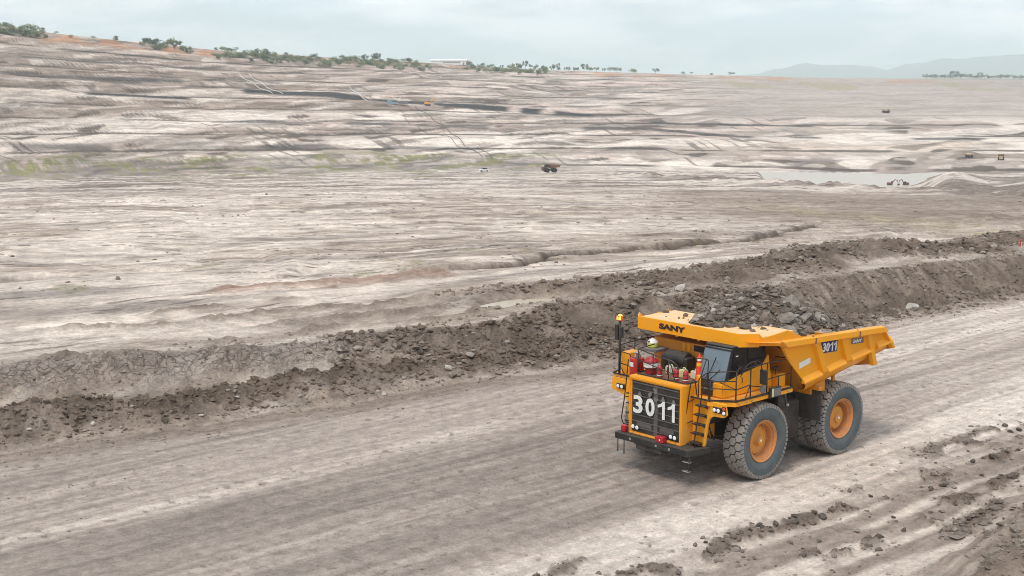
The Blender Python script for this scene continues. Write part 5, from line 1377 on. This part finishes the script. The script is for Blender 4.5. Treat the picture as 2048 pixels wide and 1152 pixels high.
def plant(kind, az, r_, h, label, cat, group, wide=1.0, sink=.05):
    x_, y_ = r_ * math.sin(R(az)), r_ * math.cos(R(az))
    o = empty('tree' if kind is TREE else 'bush', (x_, y_, PZ[len(PL)] if False else hz(x_, y_) - sink * h)); o.scale = (h * wide, h * wide, h); o.rotation_euler = (0, 0, random.random() * 6.28)
    c, t = random.choice(kind)
    link(bpy.data.objects.new('crown', c), o); link(bpy.data.objects.new('trunk', t), o)
    tag(o, label, cat, group)
PZ = PL = []
def azpx(px): return math.degrees(math.atan((px - 1024) / 2600))
def strip_of(n, px0, px1, f0, f1, h0, h1, kinds, label, cat, group, wide=(1.0, 1.5)):
    for i in range(n):
        az = azpx(px0 + (px1 - px0) * (i + random.random()) / n); rt = np.interp(az, B_, RT)
        plant(random.choice(kinds), az, rt * random.uniform(f0, f1), random.uniform(h0, h1) if random.random() > .12 else h1 * 1.35, label, cat, group, random.uniform(*wide))
strip_of(30, -30, 108, .98, 1.008, 3.6, 6.0, [BUSH], 'dark bush in the clump at the top left corner of the rim', 'bush', 'bushes at the top left of the rim')
strip_of(5, 120, 280, .99, 1.01, 2.0, 3.0, [BUSH], 'lone low bush on the orange rim between the two left clumps', 'bush', 'lone bushes on the left rim')
strip_of(20, 298, 392, .98, 1.006, 4.0, 6.0, [BUSH, TREE], 'bush in the short clump above the orange slope', 'bush', 'bushes above the orange slope')
strip_of(125, 438, 862, .94, 1.01, 3.2, 5.6, [BUSH], 'green bush in the long hedge along the middle of the rim', 'bush', 'long hedge of bushes on the rim')
strip_of(44, 935, 1095, .95, 1.01, 3.0, 4.8, [BUSH], 'green bush right of the long white building', 'bush', 'bushes right of the white building')
strip_of(26, 1000, 1245, 1.05, 1.12, 5, 8, [TREE], 'slender tree in the thin row behind the rim', 'tree', 'thin tree row behind the rim', (.6, .9))
strip_of(6, 1250, 1480, 1.0, 1.04, 3, 5, [BUSH, TREE], 'lone bush on the bare right part of the rim', 'bush', 'lone bushes on the right rim')
strip_of(44, 1835, 2075, 1.3, 1.7, 9, 14, [TREE], 'tall hazy tree in the far wood at right', 'tree', 'far wood at the right horizon', (.7, 1.1))
plant(TREE, azpx(760), 1440, 10, 'single taller tree standing above the long hedge', 'tree', None, .6)

# ================================================================== far building and machines
def place(name, x_, y_, rz, label, cat, group=None, dz=0):
    return tag(empty(name, (x_, y_, hz(x_, y_) + dz), rz), label, cat, group)
az = azpx(900); x_, y_ = 1432 * math.sin(R(az)), 1432 * math.cos(R(az))
e = place('long_building', x_, y_, R(-3), 'long white shed with a low pale roof on the rim', 'building', None, -.6)
w_ = MB().box(-19, 19, -5, 5, 0, 4.6).build('wall', M['white'], e)
MB().prism([(-5.6, 4.6), (5.6, 4.6), (0, 6.3)], 'x', -19.8, 19.8).build('roof', M['white'], e)
for k in range(10):
    f_ = MB().box(-6 + k * 1.9, -4.7 + k * 1.9, -5.06, -5.0, 1.8, 3.4).build('window', M['grey'], e)
box('door', M['grey'], e, 15.5, 17, -5.06, -5.0, 0, 2.6, 0); box('lean_to', M['grey'], e, 19.0, 21.5, -3, 3, 0, 3.2, 0)
def small_truck(name, x_, y_, rz, label, mat, group=None, sc=1.0):
    e = place(name, x_, y_, rz, label, 'dump truck', group, .1); e.scale = (sc,) * 3
    MB().prism([(-8, 4.2), (1.6, 5.2), (1.6, 5.0), (-1, 4.4), (-2.6, 2.4), (-7.6, 3.3)], 'y', -2.7, 2.7).build('dump_body', M[mat], e)
    MB().box(.9, 2.8, -1.2, 1.2, 1.2, 3.4).build('hood', M[mat], e, .05); MB().box(-.6, 1.7, 1.1, 2.3, 3.0, 4.7).build('cab', M['black'], e, .05)
    MB().box(-6.5, 2.5, -.8, .8, 1.2, 2.0).build('chassis_frame', M['chassis'], e); box('deck', M[mat], e, -1, 2.2, -2.6, 2.6, 2.9, 3.1, 0)
    for xx in (0, -4.64):
        for s in (-1, 1): MB().lathe([(s * 1.5, 1.3), (s * 2.6, 1.3), (s * 2.62, .7), (s * 2.5, .6)], 'y', 18, (xx, 0, 1.3)).build('wheel', M['groove'], e)
def excavator(x_, y_, rz, label, mat, group=None, sc=1.0, dz=0):
    e = place('excavator', x_, y_, rz, label, 'excavator', group, dz); e.scale = (sc,) * 3
    for s in (-1, 1): MB().prism([(-2.4, .4), (-2.0, 0), (2.0, 0), (2.4, .4), (2.2, 1.0), (-2.2, 1.0)], 'y', s * 1.6 - .35, s * 1.6 + .35).build('crawler_track', M['black'], e)
    MB().box(-2.4, 1.8, -1.6, 1.6, 1.1, 2.9).build('house', M[mat], e, .08); MB().box(.7, 2.0, .6, 1.6, 2.0, 3.9).build('cab', M['black'], e, .06)
    MB().tube([(1.6, -.2, 2.2), (4.2, -.2, 5.6), (6.4, -.2, 4.6)], [.35, .4, .3], 6).build('boom', M[mat], e)
    MB().tube([(6.2, -.2, 4.9), (6.9, -.2, 1.6)], [.28, .2], 6).build('arm', M[mat], e)
    MB().prism([(6.3, 1.7), (7.4, 1.7), (7.2, .5), (6.2, .7)], 'y', -.9, .5).build('bucket', M['rust'], e)
HAZE = 1.3e-4
small_truck('far_dump_truck', 16.4, 620, R(195), 'small rusty brown dump truck on the far pit floor', 'rust', None, .8)
excavator(-65.1, 1011.6, R(15), 'tiny yellow excavator on the bench below the coal seam', 'yellow', None, .95)
e = place('pump_station', -88.7, 995.3, R(5), 'pale blue dewatering pump raft on the bench below the coal seam', 'pump')
MB().box(-7, 1.5, -2, 2, .2, 1.8).build('hull', M['pump_blue'], e, .1); MB().box(3, 10, -1.8, 1.8, .2, 2.6).build('engine_box', M['grey'], e, .1)
MB().box(-6, -2, -1.5, 1.5, 1.8, 3.6).build('pump_housing', M['pump_blue'], e, .1); tube('pipe_boom', M['white'], e, [(1.6, 0, .8), (4.2, 0, 5.4)], .25)
for i, (x_, y_, lab) in enumerate(((192.5, 662, 'brown excavator standing in the pond, the left of two'), (200.5, 662, 'brown excavator standing in the pond, the right of two'))):
    e0 = hz(x_, y_); excavator(x_, y_, R(200 if i else 330), lab, 'rust', 'excavators in the pond', .6, POND_Z - .5 - e0)
small_truck('far_dump_truck', 292, 830, R(20), 'tiny tan dump truck on the pale haul ramp above the pond', 'tan', None, .55)
small_truck('far_dump_truck', 306, 816, R(250), 'tiny dark and tan dump truck right of the pond at the frame edge', 'tan', None, .7)
small_truck('far_dump_truck', 355.3, 1240, R(10), 'tiny tan dump truck high on the grey right slope', 'tan', None, .8)
e = place('light_vehicle', -14.2, 658, R(20), 'tiny white light vehicle on the far track left of the brown truck', 'vehicle')
MB().box(-2.4, 2.4, -.95, .95, .4, 1.1).build('body', M['white'], e, .1); MB().box(-.6, 1.3, -.85, .85, 1.1, 1.85).build('cab', M['darkglass'], e, .1)
for xx in (-1.5, 1.5):
    for s in (-1, 1): MB().lathe([(s * .75, .4), (s * .98, .4)], 'y', 12, (xx, 0, .4)).build('wheel', M['black'], e)
e = place('marker_post', 36.2, 91.8, R(60), 'red and white striped marker at the right edge beside the rubble ridge', 'marker', None, -.05)
MB().tube([(0, 0, 0), (.12, 0, .75)], .045, 8).build('post', M['white'], e); MB().prism([(-.25, .45), (.25, .45), (.16, .95), (-.16, .95)], 'y', -.03, .03).build('board', M['red'], e)
def hose(pts, r_, mat, label, group):
    P = []
    for a, b_ in zip(pts[:-1], pts[1:]):
        for k in range(8): P.append((a[0] + (b_[0] - a[0]) * k / 8, a[1] + (b_[1] - a[1]) * k / 8))
    P.append(pts[-1][:2]); xs = np.array([p[0] for p in P]); ys = np.array([p[1] for p in P]); zs = land(xs, ys)[0] + r_ * 1.2
    o = MB().tube(list(zip(xs, ys, zs)), r_, 6).build('drain_pipe', M[mat]); tag(o, label, 'pipe', group)
G1 = 'pale drain pipes on the wall'; G2 = 'dark drain pipes on the wall'
hose([(-212.7, 1026.6), (-193.4, 990.2), (-174.5, 957.5)], .2, 'white', 'pale drain pipe down the wall, left of the paired two', G1)
hose([(-207.0, 1036.2), (-185.6, 994.0), (-168.6, 966.5)], .2, 'white', 'pale drain pipe down the wall, right of the paired two', G1)
hose([(-131.5, 1067.1), (-109.6, 995.6)], .2, 'white', 'single pale pipe running down over the coal seam', G1)
hose([(-84.7, 983.7), (-69.6, 894.2)], .17, 'black', 'dark pipe running down the wall below the blue pump', G2)
hose([(-73.8, 998.9), (-57.2, 942.7), (-41.9, 884.2), (-29.5, 821.2)], .17, 'black', 'long dark pipe running down the wall below the yellow excavator', G2)
hose([(-63.8, 884.0), (-53.4, 861.5), (-44.3, 858.1)], .15, 'black', 'short bent dark pipe on the lower wall', G2)
hose([(-51.7, 940.8), (-44.3, 865.1), (-34.1, 817.1), (-22.6, 798.1)], .15, 'black', 'curving dark pipe on the lower wall right of the long one', G2)
hose([(-27.8, 817.3), (-17.4, 770.0)], .17, 'black', 'dark pipe near the wall foot, left of the lowest two', G2)
hose([(-21.7, 821.4), (-11.5, 769.2)], .17, 'black', 'dark pipe near the wall foot, right of the lowest two', G2)

# ================================================================== mountains beyond the plain
MT = [(6.5, 0), (9.0, 8), (10.5, 20), (11.8, 55), (12.6, 78), (13.2, 62), (14.2, 66), (15.2, 58), (15.9, 42), (16.6, 66), (18.0, 92), (20.0, 105), (22.5, 118), (26, 140), (32, 120), (45, 60), (60, 0)]
aa = np.radians(np.arange(6.5, 60, .12)); dd_ = np.linspace(-1, 1, 21)
A_, D_ = np.meshgrid(aa, dd_); rr_ = 15500 + D_ * 1600
hgt = it(np.degrees(A_.ravel()), MT)
hm = hgt * np.clip(1 - np.abs(D_.ravel()), 0, 1) ** .8 * (1 + .18 * fb(np.degrees(A_.ravel()) * 1.3, D_.ravel() * 2, 4, 400)) * 2.25 + 9 - 12 * (np.abs(D_.ravel()) > .95)
Vm = np.stack([rr_.ravel() * np.sin(A_.ravel()), rr_.ravel() * np.cos(A_.ravel()), hm], 1)
nx = len(aa); q = (np.arange(20)[:, None] * nx + np.arange(nx - 1)[None, :]).ravel()
me = npmesh('mountains', Vm, np.stack([q, q + 1, q + nx + 1, q + nx], 1), np.tile(np.array([[.06, .09, .06]]), (len(Vm), 1))); me.materials.append(M['soil_plain'])
link(bpy.data.objects.new('mountains', me))['kind'] = 'structure'

# ================================================================== haze in the air
hb_ = MB().box(-18600, 18600, -18600, 18600, -62, 420)
m = bpy.data.materials.new('haze_air'); m.use_nodes = True; nt = m.node_tree; nt.nodes.clear()
ou = nt.nodes.new('ShaderNodeOutputMaterial'); pv = nt.nodes.new('ShaderNodeVolumePrincipled')
pv.inputs['Color'].default_value = (.86, .955, 1.0, 1); pv.inputs['Density'].default_value = HAZE; pv.inputs['Anisotropy'].default_value = 0.0
nt.links.new(pv.outputs[0], ou.inputs['Volume'])
hzo = hb_.build('haze', m); tag(hzo, 'pale haze hanging over the pit', 'haze', kind='stuff')
